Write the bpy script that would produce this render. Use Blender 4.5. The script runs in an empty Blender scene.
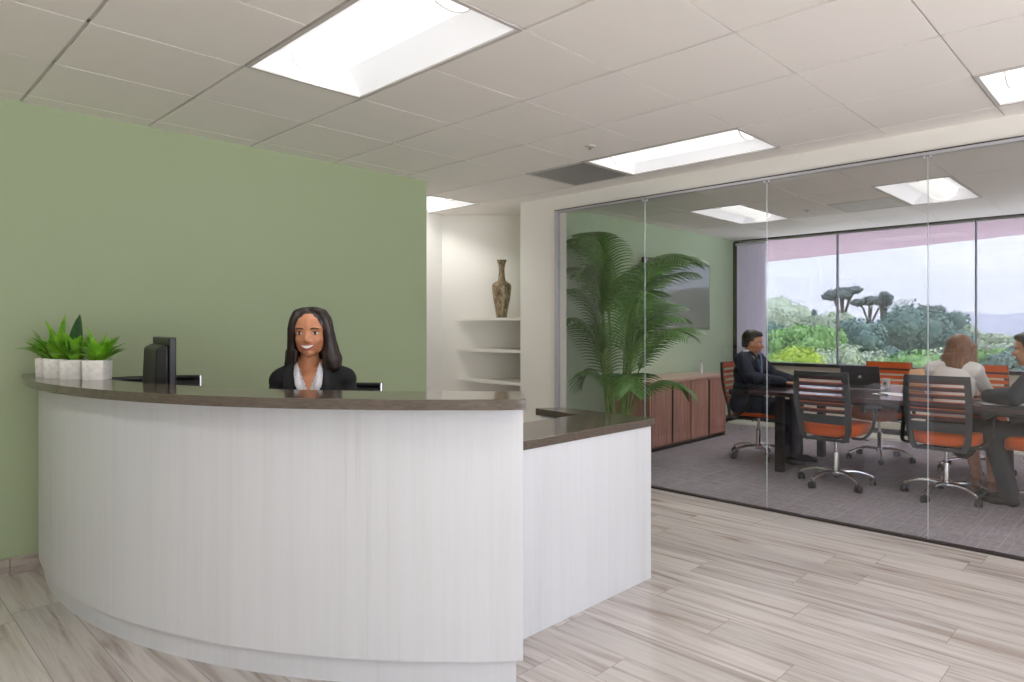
import bpy, bmesh, math, random
from mathutils import Vector, Matrix, noise as mnoise
SC = bpy.context.scene
COL = SC.collection
R = math.radians
PI = math.pi

# ------------------------------------------------------------------ helpers
class MB:
    """collects shapes and links them as ONE mesh object"""
    def __init__(s): s.v = []; s.f = []; s.sm = []
    def add(s, vs, fs, smooth=False):
        n = len(s.v); s.v += [tuple(v) for v in vs]
        s.f += [tuple(i + n for i in f) for f in fs]; s.sm += [smooth] * len(fs)
        return s
    def box(s, x0, x1, y0, y1, z0, z1, m=None):
        vs = [Vector(p) for p in ((x0,y0,z0),(x1,y0,z0),(x1,y1,z0),(x0,y1,z0),(x0,y0,z1),(x1,y0,z1),(x1,y1,z1),(x0,y1,z1))]
        if m is not None: vs = [m @ v for v in vs]
        return s.add(vs, ((0,3,2,1),(4,5,6,7),(0,1,5,4),(1,2,6,5),(2,3,7,6),(3,0,4,7)))
    def prism(s, poly, z0, z1, m=None, smooth=False):
        n = len(poly)
        vs = [Vector((p[0], p[1], z0)) for p in poly] + [Vector((p[0], p[1], z1)) for p in poly]
        if m is not None: vs = [m @ v for v in vs]
        s.add(vs, [tuple(range(n))[::-1], tuple(range(n, 2*n))])
        k = len(s.v) - 2*n
        if smooth:                         # own vertices, so the rim stays crisp
            k = len(s.v); s.v += [tuple(v) for v in vs]
        for i in range(n):
            j = (i+1) % n
            s.f.append((k+i, k+j, k+n+j, k+n+i)); s.sm.append(smooth)
        return s
    def tube(s, pts, rad, n=8, cap=True, flat=1.0):
        """tube along points; rad a number or list"""
        pts = [Vector(p) for p in pts]
        rs = rad if isinstance(rad, (list, tuple)) else [rad]*len(pts)
        vs = []; fs = []; up = None
        for i, p in enumerate(pts):
            a = pts[max(0, i-1)]; b = pts[min(len(pts)-1, i+1)]
            t = (b-a).normalized()
            if up is None:
                up = Vector((0,0,1)) if abs(t.z) < .9 else Vector((1,0,0))
            x = t.cross(up).normalized(); y = x.cross(t).normalized(); up = y
            for k in range(n):
                an = 2*PI*k/n
                vs.append(p + x*math.cos(an)*rs[i] + y*math.sin(an)*rs[i]*flat)
        for i in range(len(pts)-1):
            for k in range(n):
                k2 = (k+1) % n
                fs.append((i*n+k, i*n+k2, (i+1)*n+k2, (i+1)*n+k))
        s.add(vs, fs, True)
        if cap:
            s.add(vs[:n], [tuple(range(n))[::-1]]); s.add(vs[-n:], [tuple(range(n))])
        return s
    def lathe(s, prof, c=(0,0,0), n=24, m=None):
        """profile [(r,z)...] spun about z"""
        vs = []; fs = []
        for (r, z) in prof:
            for k in range(n):
                a = 2*PI*k/n
                v = Vector((c[0]+r*math.cos(a), c[1]+r*math.sin(a), c[2]+z))
                vs.append(m @ v if m is not None else v)
        for i in range(len(prof)-1):
            for k in range(n):
                k2 = (k+1) % n
                fs.append((i*n+k, i*n+k2, (i+1)*n+k2, (i+1)*n+k))
        s.add(vs, fs, True)
        for i, rev in ((0, True), (len(prof)-1, False)):
            if prof[i][0] > 1e-4:
                q = vs[i*n:(i+1)*n]; s.add(q, [tuple(range(n))[::-1] if rev else tuple(range(n))])
        return s
    def ball(s, c, r, n=12, m=None, q=None):
        """ellipsoid"""
        r = r if isinstance(r, (tuple, list)) else (r, r, r)
        vs = []; fs = []; h = n//2+1; c = Vector(c)
        for i in range(h+1):
            th = PI*i/h
            for k in range(n):
                a = 2*PI*k/n
                v = Vector((r[0]*math.sin(th)*math.cos(a), r[1]*math.sin(th)*math.sin(a), r[2]*math.cos(th)))
                if q is not None: v = q @ v
                v = c + v
                vs.append(m @ v if m is not None else v)
        for i in range(h):
            for k in range(n):
                k2 = (k+1) % n
                fs.append((i*n+k2, i*n+k, (i+1)*n+k, (i+1)*n+k2))
        return s.add(vs, fs, True)
    def cap(s, a, b, ra, rb, n=12, m=None):
        """closed tapered capsule"""
        a = Vector(a); b = Vector(b); t = b-a; L = t.length
        q = t.to_track_quat('Z', 'Y').to_matrix()
        prof = []
        for i in range(5): th = PI/2*i/4; prof.append((ra*math.sin(th), -ra*math.cos(th)))
        for i in range(5): th = PI/2*i/4; prof.append((rb*math.cos(th), L+rb*math.sin(th)))
        vs = []; fs = []
        for (r, z) in prof:
            for k in range(n):
                an = 2*PI*k/n
                v = a + q @ Vector((r*math.cos(an), r*math.sin(an), z))
                vs.append(m @ v if m is not None else v)
        for i in range(len(prof)-1):
            for k in range(n):
                k2 = (k+1) % n
                fs.append((i*n+k, i*n+k2, (i+1)*n+k2, (i+1)*n+k))
        return s.add(vs, fs, True)
    def grid(s, P, smooth=True):
        """P: rows of points"""
        nr, nc = len(P), len(P[0])
        fs = [(i*nc+j, i*nc+j+1, (i+1)*nc+j+1, (i+1)*nc+j) for i in range(nr-1) for j in range(nc-1)]
        return s.add([p for r in P for p in r], fs, smooth)
    def mesh(s, name, mat=None, weld=False):
        me = bpy.data.meshes.new(name); me.from_pydata(s.v, [], s.f)
        me.polygons.foreach_set('use_smooth', s.sm)
        if weld:
            bm = bmesh.new(); bm.from_mesh(me)
            bmesh.ops.remove_doubles(bm, verts=bm.verts, dist=1e-5)
            bmesh.ops.recalc_face_normals(bm, faces=bm.faces)
            bm.to_mesh(me); bm.free()
        if mat is not None: me.materials.append(mat)
        me.update(); me.set_sharp_from_angle(angle=R(50))
        return me
    def build(s, name, mat, parent=None, bevel=0, seg=2, weld=False, solid=0, subsurf=0):
        o = bpy.data.objects.new(name, s.mesh(name, mat, weld or bevel > 0 or subsurf > 0))
        COL.objects.link(o)
        if parent is not None: o.parent = parent
        if solid:
            md = o.modifiers.new('solid', 'SOLIDIFY'); md.thickness = solid; md.offset = 0
        if bevel:
            md = o.modifiers.new('bevel', 'BEVEL'); md.width = bevel; md.segments = seg; md.limit_method = 'ANGLE'; md.angle_limit = R(40); md.harden_normals = True
        if subsurf:
            md = o.modifiers.new('sub', 'SUBSURF'); md.levels = subsurf; md.render_levels = subsurf
        return o

def tag(o, label=None, cat=None, group=None, kind=None):
    if label: o['label'] = label
    if cat: o['category'] = cat
    if group: o['group'] = group
    if kind: o['kind'] = kind
    return o
def empty(name, loc=(0,0,0), rz=0, label=None, cat=None, group=None):
    o = bpy.data.objects.new(name, None); o.empty_display_size = .1
    COL.objects.link(o); o.location = loc; o.rotation_euler = (0,0,rz)
    return tag(o, label, cat, group)
def struct(o): o['kind'] = 'structure'; return o
def children(o): return [c for c in bpy.data.objects if c.parent == o]
def copy_tree(o, parent=None):
    c = o.copy(); COL.objects.link(c)
    if parent is not None: c.parent = parent
    for ch in children(o): copy_tree(ch, c)
    return c
def smoothpath(pts, n=6):
    """Catmull-Rom through the points"""
    P = [Vector(p) for p in pts]; P = [P[0]*2-P[1]] + P + [P[-1]*2-P[-2]]; out = []
    for i in range(1, len(P)-2):
        for k in range(n):
            t = k/n; a, b, c, d = P[i-1], P[i], P[i+1], P[i+2]
            out.append(.5*((2*b)+(c-a)*t+(2*a-5*b+4*c-d)*t*t+(3*b-a-3*c+d)*t**3))
    out.append(P[-2]); return out
def rrect(w, h, r, n=5, cx=0, cy=0):
    pts = []
    for (sx, sy, a0) in ((1,1,0),(-1,1,90),(-1,-1,180),(1,-1,270)):
        for k in range(n+1):
            a = R(a0+90*k/n); pts.append((cx+sx*(w/2-r)+r*math.cos(a), cy+sy*(h/2-r)+r*math.sin(a)))
    return pts

# ------------------------------------------------------------------ materials
def lin(c):
    return tuple(((x/255)/12.92 if x/255 <= .04045 else ((x/255+.055)/1.055)**2.4) for x in c)
class NT:
    def __init__(s, name):
        s.m = bpy.data.materials.new(name); s.m.use_nodes = True; s.t = s.m.node_tree
        s.b = s.t.nodes['Principled BSDF']; s.out = s.t.nodes['Material Output']
    def n(s, t, **k):
        nd = s.t.nodes.new(t)
        for a, b in k.items():
            if a.startswith('i_'):
                key = a[2:]; key = int(key) if key.isdigit() else key.replace('_', ' ')
                nd.inputs[key].default_value = b
            else: setattr(nd, a, b)
        return nd
    def l(s, a, b): s.t.links.new(a, b)
    def math(s, op, a, b=None):
        nd = s.t.nodes.new('ShaderNodeMath'); nd.operation = op
        for i, v in enumerate((a, b)):
            if v is None: continue
            if isinstance(v, (int, float)): nd.inputs[i].default_value = v
            else: s.l(v, nd.inputs[i])
        return nd.outputs[0]
    def coords(s, scale=(1,1,1), kind='Object', rot=(0,0,0)):
        tc = s.n('ShaderNodeTexCoord'); mp = s.n('ShaderNodeMapping')
        mp.inputs['Scale'].default_value = scale; mp.inputs['Rotation'].default_value = rot
        s.l(tc.outputs[kind], mp.inputs[0]); return mp.outputs[0]
    def noise(s, vec, scale=5, detail=3, rough=.5, dist=0):
        nd = s.n('ShaderNodeTexNoise'); nd.inputs['Scale'].default_value = scale
        nd.inputs['Detail'].default_value = detail; nd.inputs['Roughness'].default_value = rough
        nd.inputs['Distortion'].default_value = dist
        s.l(vec, nd.inputs['Vector']); return nd.outputs['Fac']
    def ramp(s, fac, stops):
        nd = s.n('ShaderNodeValToRGB'); e = nd.color_ramp.elements
        while len(e) < len(stops): e.new(.5)
        for el, (p, c) in zip(e, stops): el.position = p; el.color = (*lin(c), 1)
        s.l(fac, nd.inputs[0]); return nd.outputs[0]
    def bump(s, h, strength=.2, dist=.002):
        nd = s.n('ShaderNodeBump'); nd.inputs['Strength'].default_value = strength; nd.inputs['Distance'].default_value = dist
        s.l(h, nd.inputs['Height']); s.l(nd.outputs[0], s.b.inputs['Normal'])
def mat(name, c, rough=.5, metal=0, spec=.5, emit=None, es=1, var=0, vscale=(3,3,3), sheen=0, coat=0, bump=0, bscale=200):
    N = NT(name); b = N.b
    b.inputs['Base Color'].default_value = (*lin(c), 1); b.inputs['Roughness'].default_value = rough
    b.inputs['Metallic'].default_value = metal; b.inputs['Specular IOR Level'].default_value = spec
    if sheen: b.inputs['Sheen Weight'].default_value = sheen
    if coat: b.inputs['Coat Weight'].default_value = coat; b.inputs['Coat Roughness'].default_value = .05
    if emit: b.inputs['Emission Color'].default_value = (*lin(emit), 1); b.inputs['Emission Strength'].default_value = es
    if var:
        f = N.noise(N.coords(vscale), 4, 4)
        lo = tuple(max(0, x*(1-var)) for x in c); hi = tuple(min(255, x*(1+var)) for x in c)
        N.l(N.ramp(f, [(.3, lo), (.7, hi)]), b.inputs['Base Color'])
    if bump: N.bump(N.noise(N.coords((1,1,1)), bscale, 2), bump, .001)
    return N.m

M = {}
ES, WORLD, SUN, EXPO, BELOW_FILL = 10.0, 3.1, 4.0, .42, 2.1
M['white_wall'] = mat('white_wall_paint', (234,231,223), .75)
M['green_wall'] = mat('green_wall_paint', (162,175,139), .6)
M['green_wall_lit'] = mat('green_wall_paint_daylit', (188,208,180), .6)  # same green paint made lighter and bluer to carry the room's daylight
M['ceiling'] = mat('ceiling_tile', (242,237,231), .9)
M['tbar'] = mat('ceiling_grid_metal', (205,200,195), .5)
M['lam'] = None
M['chrome'] = mat('polished_aluminium', (214,214,218), .18, metal=1)
M['darkmetal'] = mat('dark_metal', (44,42,42), .4, metal=.6)
M['blackplastic'] = mat('black_plastic', (24,24,26), .4, bump=.04)
M['greyplastic'] = mat('dark_grey_chair_plastic', (58,60,62), .5, bump=.04)
M['orange'] = mat('orange_upholstery', (214,92,14), .75, sheen=.1, bump=.3, bscale=600)
M['trimdark'] = mat('dark_bronze_frame', (58,52,50), .4, metal=.3)
M['alu'] = mat('satin_aluminium', (196,194,200), .35, metal=.4)
M['mull'] = mat('grey_mullion', (140,140,154), .5)
M['beige'] = mat('beige_sill_wall', (222,214,196), .7, var=.01)
def lamp_mat():
    """luminaire with a glare cut-off: strong straight down, soft when seen at a low angle"""
    N = NT('lit_lamp_basket'); N.b.inputs['Base Color'].default_value = (*lin((225,225,225)),1)
    ge = N.n('ShaderNodeNewGeometry'); sp = N.n('ShaderNodeSeparateXYZ'); N.l(ge.outputs['Incoming'], sp.inputs[0])
    mr = N.n('ShaderNodeMapRange', interpolation_type='SMOOTHSTEP'); N.l(N.math('MULTIPLY', sp.outputs[2], -1), mr.inputs[0])
    mr.inputs[1].default_value = .41; mr.inputs[2].default_value = .64; mr.inputs[3].default_value = .60; mr.inputs[4].default_value = ES
    N.b.inputs['Emission Color'].default_value = (*lin((255,254,252)),1); N.l(mr.outputs[0], N.b.inputs['Emission Strength']); return N.m
M['lamp'] = lamp_mat()
M['reflector'] = mat('white_lamp_reflector', (238,238,242), .45, emit=(255,255,255), es=.30)
M['paper'] = mat('white_paper', (238,238,240), .7)
M['ceramic'] = mat('pale_stone_planter', (242,238,232), .65, var=.06, vscale=(12,12,12), bump=.1, bscale=80)
M['soil'] = mat('dark_soil', (48,36,26), .95, var=.2, vscale=(40,40,40))

def lam_mat():
    N = NT('whitewashed_laminate'); v = N.coords((9,9,.25))
    f = N.noise(v, 3, 7, .66); f2 = N.noise(N.coords((2.5,2.5,.12)), 2, 3)
    s = N.math('ADD', N.math('MULTIPLY', f, .65), N.math('MULTIPLY', f2, .35))
    N.l(N.ramp(s, [(.28, (196,196,197)), (.40, (209,211,213)), (.58, (214,216,219)), (.74, (205,206,208))]), N.b.inputs['Base Color'])
    N.b.inputs['Roughness'].default_value = .42; return N.m
M['lam'] = lam_mat()
def counter_mat():
    N = NT('grey_brown_quartz_counter'); f = N.noise(N.coords((3,3,22)), 9, 6, .6); g = N.noise(N.coords((1,1,1)), 260, 2)
    s = N.math('ADD', N.math('MULTIPLY', f, .75), N.math('MULTIPLY', g, .25))
    N.l(N.ramp(s, [(.3, (72,63,54)), (.5, (92,82,72)), (.7, (108,98,87))]), N.b.inputs['Base Color'])
    N.b.inputs['Roughness'].default_value = .1; N.b.inputs['Specular IOR Level'].default_value = .7
    return N.m
M['counter'] = counter_mat()
def wood_mat(name, stops, sc, rough=.4):
    N = NT(name); f = N.noise(N.coords(sc), 3, 7, .6, .4); N.l(N.ramp(f, stops), N.b.inputs['Base Color']); N.b.inputs['Roughness'].default_value = rough
    return N.m
M['walnut'] = wood_mat('red_walnut_veneer', [(.3,(150,104,92)),(.5,(184,132,118)),(.7,(204,156,140))], (16,16,.8), .35)
M['walnut_top'] = wood_mat('pale_walnut_top', [(.3,(200,156,140)),(.7,(224,188,172))], (1.2,14,14), .3)
M['tabletop'] = wood_mat('dark_espresso_table', [(.3,(50,36,40)),(.7,(74,56,58))], (14,1,14), .18)
M['shoe'] = mat('black_shoe_leather', (22,20,20), .3)

def floor_mat():
    N = NT('whitewashed_plank_floor')
    tc = N.n('ShaderNodeTexCoord'); sp = N.n('ShaderNodeSeparateXYZ'); N.l(tc.outputs['Object'], sp.inputs[0])
    W, L = .2, 1.22
    rx = N.math('DIVIDE', N.math('ADD', sp.outputs[0], .03), W); row = N.math('FLOOR', rx)
    wn = N.n('ShaderNodeTexWhiteNoise', noise_dimensions='1D'); N.l(row, wn.inputs['W'])
    yy = N.math('ADD', N.math('DIVIDE', sp.outputs[1], L), wn.outputs['Value']); idx = N.math('FLOOR', yy)
    cx = N.n('ShaderNodeCombineXYZ'); N.l(row, cx.inputs[0]); N.l(idx, cx.inputs[1])
    w2 = N.n('ShaderNodeTexWhiteNoise', noise_dimensions='3D'); N.l(cx.outputs[0], w2.inputs['Vector'])
    # grain, shifted per plank
    mp = N.n('ShaderNodeVectorMath', operation='MULTIPLY'); mp.inputs[1].default_value = (17, 1.0, 1); N.l(tc.outputs['Object'], mp.inputs[0])
    sh = N.n('ShaderNodeVectorMath', operation='MULTIPLY'); sh.inputs[1].default_value = (37, 19, 7); N.l(w2.outputs['Color'], sh.inputs[0])
    ad = N.n('ShaderNodeVectorMath', operation='ADD'); N.l(mp.outputs[0], ad.inputs[0]); N.l(sh.outputs[0], ad.inputs[1])
    g = N.noise(ad.outputs[0], 1.1, 7, .58, .8)
    col = N.ramp(g, [(.22, (120,107,97)), (.34, (162,150,141)), (.46, (189,180,173)), (.60, (205,198,193)), (.78, (187,177,169))])
    hs = N.n('ShaderNodeHueSaturation'); N.l(col, hs.inputs['Color'])
    N.l(N.math('ADD', N.math('MULTIPLY', w2.outputs['Value'], .22), .88), hs.inputs['Value'])
    fx = N.math('FRACT', rx); fy = N.math('FRACT', yy)
    e = N.math('MINIMUM', N.math('MULTIPLY', N.math('MINIMUM', fx, N.math('SUBTRACT', 1, fx)), W), N.math('MULTIPLY', N.math('MINIMUM', fy, N.math('SUBTRACT', 1, fy)), L))
    gr = N.math('LESS_THAN', e, .0011)
    mx = N.n('ShaderNodeMix', data_type='RGBA'); N.l(gr, mx.inputs['Factor']); N.l(hs.outputs[0], mx.inputs['A']); mx.inputs['B'].default_value = (*lin((140,128,119)), 1)
    N.l(mx.outputs['Result'], N.b.inputs['Base Color'])
    N.b.inputs['Roughness'].default_value = .27; N.b.inputs['Specular IOR Level'].default_value = .8
    N.bump(N.math('SUBTRACT', N.math('MULTIPLY', g, .3), gr), .12, .002)
    return N.m
M['floor'] = floor_mat()
def tile_base_mat():
    N = NT('plank_baseboard'); f = N.noise(N.coords((1.5,1.5,14)), 3, 6, .6, .5)
    N.l(N.ramp(f, [(.3,(136,122,110)),(.5,(164,152,141)),(.7,(182,172,162))]), N.b.inputs['Base Color']); N.b.inputs['Roughness'].default_value = .4
    return N.m
M['basetile'] = tile_base_mat()
def carpet_mat():
    N = NT('grey_carpet_tile'); tc = N.n('ShaderNodeTexCoord'); sp = N.n('ShaderNodeSeparateXYZ'); N.l(tc.outputs['Object'], sp.inputs[0])
    f = N.noise(N.coords((10,1.2,1)), 6, 4, .6); f1 = N.noise(N.coords((1.2,10,1)), 6, 4, .6); big = N.noise(N.coords((1,1,1)), .9, 2)
    s = N.math('ADD', N.math('MULTIPLY', f, .5), N.math('MULTIPLY', f1, .5))
    col = N.ramp(s, [(.32, (138,131,137)), (.5, (162,155,161)), (.68, (184,177,182))])
    def lines(o, per, wd, off=0):
        fr = N.math('FRACT', N.math('DIVIDE', N.math('ADD', o, off), per)); return N.math('LESS_THAN', fr, wd/per)
    ln = N.math('MAXIMUM', lines(sp.outputs[0], .125, .006), N.math('MAXIMUM', lines(sp.outputs[1], .19, .006), lines(sp.outputs[1], .31, .005, .07)))
    mx = N.n('ShaderNodeMix', data_type='RGBA'); N.l(N.math('MULTIPLY', ln, N.math('MULTIPLY', big, .8)), mx.inputs['Factor']); N.l(col, mx.inputs['A']); mx.inputs['B'].default_value = (*lin((206,198,196)), 1)
    N.l(mx.outputs['Result'], N.b.inputs['Base Color']); N.b.inputs['Roughness'].default_value = .95; N.b.inputs['Specular IOR Level'].default_value = .2
    N.bump(N.noise(N.coords((1,1,1)), 300, 2), .4, .003)
    return N.m
M['carpet'] = carpet_mat()
def glass_mat(name, tint=(251,251,251), refl=1.0):
    """clear pane: straight-through light plus Fresnel mirror"""
    N = NT(name); N.t.nodes.remove(N.b)
    tr = N.n('ShaderNodeBsdfTransparent'); tr.inputs[0].default_value = (*lin(tint), 1)
    gl = N.n('ShaderNodeBsdfGlossy'); gl.inputs['Roughness'].default_value = 0.0; gl.inputs[0].default_value = (1,1,1,1)
    ge = N.n('ShaderNodeNewGeometry'); dt = N.n('ShaderNodeVectorMath', operation='DOT_PRODUCT')
    N.l(ge.outputs['Normal'], dt.inputs[0]); N.l(ge.outputs['Incoming'], dt.inputs[1])
    k = N.math('POWER', N.math('SUBTRACT', 1, N.math('ABSOLUTE', dt.outputs['Value'])), 5)
    fr = N.math('ADD', N.math('MULTIPLY', k, .92), .04)
    mx = N.n('ShaderNodeMixShader'); N.l(N.math('MULTIPLY', fr, refl), mx.inputs[0]); N.l(tr.outputs[0], mx.inputs[1]); N.l(gl.outputs[0], mx.inputs[2])
    N.l(mx.outputs[0], N.out.inputs['Surface']); return N.m
M['glass'] = glass_mat('clear_glass')
M['solar'] = glass_mat('solar_control_glass', (200,202,206))
M['seam'] = mat('clear_silicone_seam', (198,206,212), .25)

# ------------------------------------------------------------------ camera
HC, HZ = 1.205, 1.32
CE = HZ + HC                      # ceiling height
YAW = .7491
cam = bpy.data.cameras.new('camera'); co = bpy.data.objects.new('camera', cam); COL.objects.link(co)
cam.sensor_width = 36; cam.lens = 670.8/1024*36
co.location = (0,0,HZ); co.rotation_euler = (PI/2, 0, YAW-PI/2)
cam.shift_x = (512-549.7)/1024; cam.shift_y = -(341-326.6)/1024
cam.clip_end = 5000; cam.clip_start = .05
SC.camera = co
_c, _s = math.cos(YAW), math.sin(YAW)
def at(px, d, z=0):
    """point on the column px of the photograph at depth d"""
    u = (px-549.7)/670.8
    return (d*(_c+u*_s), d*(_s-u*_c), z)

# ------------------------------------------------------------------ shell
XG, YG, XW = 4.60, 4.53, 8.68     # glass partition, green wall, outer window
X0, Y0 = -2.6, -3.4
def sbox(name, m, *b, bevel=0):
    return struct(MB().box(*b).build(name, m, bevel=bevel))
sbox('floor', M['floor'], X0, XG-.012, Y0, 5.95, -.12, 0)
sbox('floor_carpet', M['carpet'], XG-.012, XW+.12, Y0, 5.95, -.12, .004)
sbox('trim_1', M['trimdark'], XG-.022, XG+.022, Y0, 4.2, 0, .012)
sbox('wall_green', M['green_wall'], X0, 3.374, YG, YG+.12, 0, 2.8)
sbox('wall_meeting', M['green_wall_lit'], 4.75, XW, 4.52, 4.67, 0, 2.8)
pier = MB().box(XG, 4.75, 4.2, 4.67, 0, 2.8); struct(pier.build('wall_pier', M['white_wall'], bevel=.002))
sbox('wall_header', M['white_wall'], XG-.005, 4.75, Y0, 4.2, 2.395, 2.8)
sbox('wall_alcove_back', M['white_wall'], 3.2, 4.53, 5.784, 5.95, 0, 2.8)
struct(MB().prism([(4.512,5.784),(5.56,4.67),(5.70,4.80),(4.66,5.95),(4.512,5.95)], 0, 2.8).build('wall_alcove_angled', M['white_wall']))
sbox('wall_alcove_left', M['white_wall'], 3.1, 3.254, YG+.12, 5.95, 0, 2.8)
sbox('wall_left', M['white_wall'], X0-.15, X0, Y0, 5.95, 0, 2.8)
# unseen back wall of the lobby: full glazing added to let daylight in
YB = -2.7
bw = MB().box(X0, XG, YB-.15, YB, 0, .1).box(X0, XG, YB-.15, YB, 2.45, 2.8).box(X0, -2.4, YB-.15, YB, .1, 2.45).box(4.4, XG, YB-.15, YB, .1, 2.45)
struct(bw.build('wall_back', M['white_wall']))
bf = MB()
for x in (-2.4, -1.04, .32, 1.68, 3.04, 4.36): bf.box(x, x+.04, YB-.1, YB-.04, .1, 2.45)
bf.box(-2.4, 4.4, YB-.1, YB-.04, .1, .14).box(-2.4, 4.4, YB-.1, YB-.04, 2.41, 2.45)
w = struct(MB().box(-2.4, 4.4, YB-.076, YB-.068, .12, 2.43).build('window_9', M['glass']))
bf.build('window_frame', M['trimdark'], w)
sbox('wall_meeting_right', M['white_wall'], XG, XW, Y0-.15, Y0, 0, 2.8)
sbox('roof', M['white_wall'], X0-.15, XW+.15, Y0-.15, 5.95, 2.8, 3.0)  # unseen slab added above the ceilings to block the sun
# baseboards
sbb = MB()
x = 3.374
xs = [-2.6, -2.0, -1.4, -.8, -.2, .4, .655, 1.2]
for a, b in zip(xs, xs[1:]): sbb.box(a+.002, b-.002, YG-.012, YG, 0, .092)
struct(sbb.build('baseboard_green', M['basetile'], bevel=.002))
sbox('baseboard_meeting', M['trimdark'], 4.75, XW, 4.508, 4.52, 0, .1)
# window wall of the meeting room
sbox('wall_window', M['beige'], XW, XW+.15, Y0, 4.52, 0, .8)
sbox('wall_window_head', M['trimdark'], XW-.01, XW+.15, Y0, 4.52, 2.505, 2.8)
sbox('trim_2', M['trimdark'], XW-.05, XW+.15, Y0, 4.45, .8, .84)
sbox('baseboard_window', M['trimdark'], XW-.03, XW, Y0, 4.5, 0, .09)
sbox('trim_3', M['trimdark'], XW-.05, XW+.15, 4.44, 4.52, .8, 2.5)
sbox('sunlit_strip', M['white_wall'], XW-.34, XW-.03, Y0, 4.45, .004, .03)  # pale floor strip put in to show the sunlight along the window
ym = [4.44, 3.126, 1.616, .106, -1.4, -2.9]
for i, (a, b) in enumerate(zip(ym, ym[1:])):
    w = struct(MB().box(XW+.05, XW+.06, b+.006, a-.006, .84, 2.505).build('window_%d' % (i+10), M['solar']))
    MB().box(XW+.03, XW+.08, b-.007, b+.007, .84, 2.505).build('window_frame', M['mull'], w)

# ceiling: tiles with a recessed grid, troffers left out
OX, OY, S = .7001, 3.1485, .61
lob_lights = [(1,-2),(5,-2),(5,-6),(1,-6),(-3,-2),(-3,-6)]    # first tile of each pair along Y
alc_light = (5, 3)
skip = set()
for (i, j) in lob_lights: skip |= {(i,j),(i,j+1)}
skip |= {(5,3),(5,4)}
vent_cell = (5, 0)
def clipc(a, b, lo, hi): return max(a, lo), min(b, hi)
tiles = MB(); bars = MB(); GAP = .008; GAPY = .004
regions = [(X0, XG-.005, YB, YG), (3.254, 5.7, 4.67, 5.95), (3.374, XG-.005, YG, 4.67)]
for i in range(-6, 9):
    for j in range(-12, 6):
        if (i,j) in skip or (i,j) == vent_cell: continue
        a, b = OX+i*S, OX+(i+1)*S; c_, d_ = OY+j*S, OY+(j+1)*S
        for (rx0, rx1, ry0, ry1) in regions:
            x0, x1 = clipc(a+GAP, b-GAP, rx0, rx1); y0, y1 = clipc(c_+GAPY, d_-GAPY, ry0, ry1)
            if x1-x0 > .02 and y1-y0 > .02: tiles.box(x0, x1, y0, y1, CE, CE+.02)
def fill(i, j): return (i,j) not in skip
for i in range(-6, 9):
    for j in range(-12, 6):
        a, b = OX+i*S, OX+(i+1)*S; c_, d_ = OY+j*S, OY+(j+1)*S
        for k, (rx0, rx1, ry0, ry1) in enumerate(regions):
            # bar on the low-X edge and on the low-Y edge of each cell
            for (x0, x1, y0, y1, other) in ((a-.012, a+.012, c_, d_, (i-1,j)), (a, b, c_-.012, c_+.012, (i,j-1))):
                if not fill(i,j) and not fill(*other): continue
                x0, x1 = clipc(x0, x1, rx0, rx1); y0, y1 = clipc(y0, y1, ry0, ry1)
                if x1-x0 > .004 and y1-y0 > .004: bars.box(x0, x1, y0, y1, CE+.008, CE+.018)
# meeting room grid: 1.22 x .61 tiles
MX, MY = 4.89, 1.30
mlights = [(6.11, 3.12), (6.11, 1.30), (6.11, -.53), (6.11, -2.36)]  # last two are out of view, added to brighten the meeting room
mskip = {(1, 3), (1, 0), (1, -3), (1, -6)}
rx0, rx1, ry0, ry1 = 4.75, XW-.02, Y0, 4.52
for i in range(-1, 4):
    for j in range(-9, 7):
        a, b = MX+i*1.22, MX+(i+1)*1.22; c_, d_ = MY+j*S, MY+(j+1)*S
        if (i,j) not in mskip and (i,j) != (1,1):
            x0, x1 = clipc(a+GAP, b-GAP, rx0, rx1); y0, y1 = clipc(c_+GAPY, d_-GAPY, ry0, ry1)
            if x1-x0 > .02 and y1-y0 > .02: tiles.box(x0, x1, y0, y1, CE, CE+.02)
        if (i,j) == (1,1): tiles.box(a+GAP, a+.61-GAP, c_+GAP, d_-GAP, CE, CE+.02); bars.box(a+.61-.012, a+.61+.012, c_, d_, CE+.008, CE+.018)
        for (x0, x1, y0, y1) in ((a-.012, a+.012, c_, d_), (a, b, c_-.012, c_+.012)):
            x0, x1 = clipc(x0, x1, rx0, rx1); y0, y1 = clipc(y0, y1, ry0, ry1)
            if x1-x0 > .004 and y1-y0 > .004: bars.box(x0, x1, y0, y1, CE+.006, CE+.018)
struct(tiles.build('ceiling', M['ceiling']))
struct(bars.build('trim_5', M['tbar']))

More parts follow.
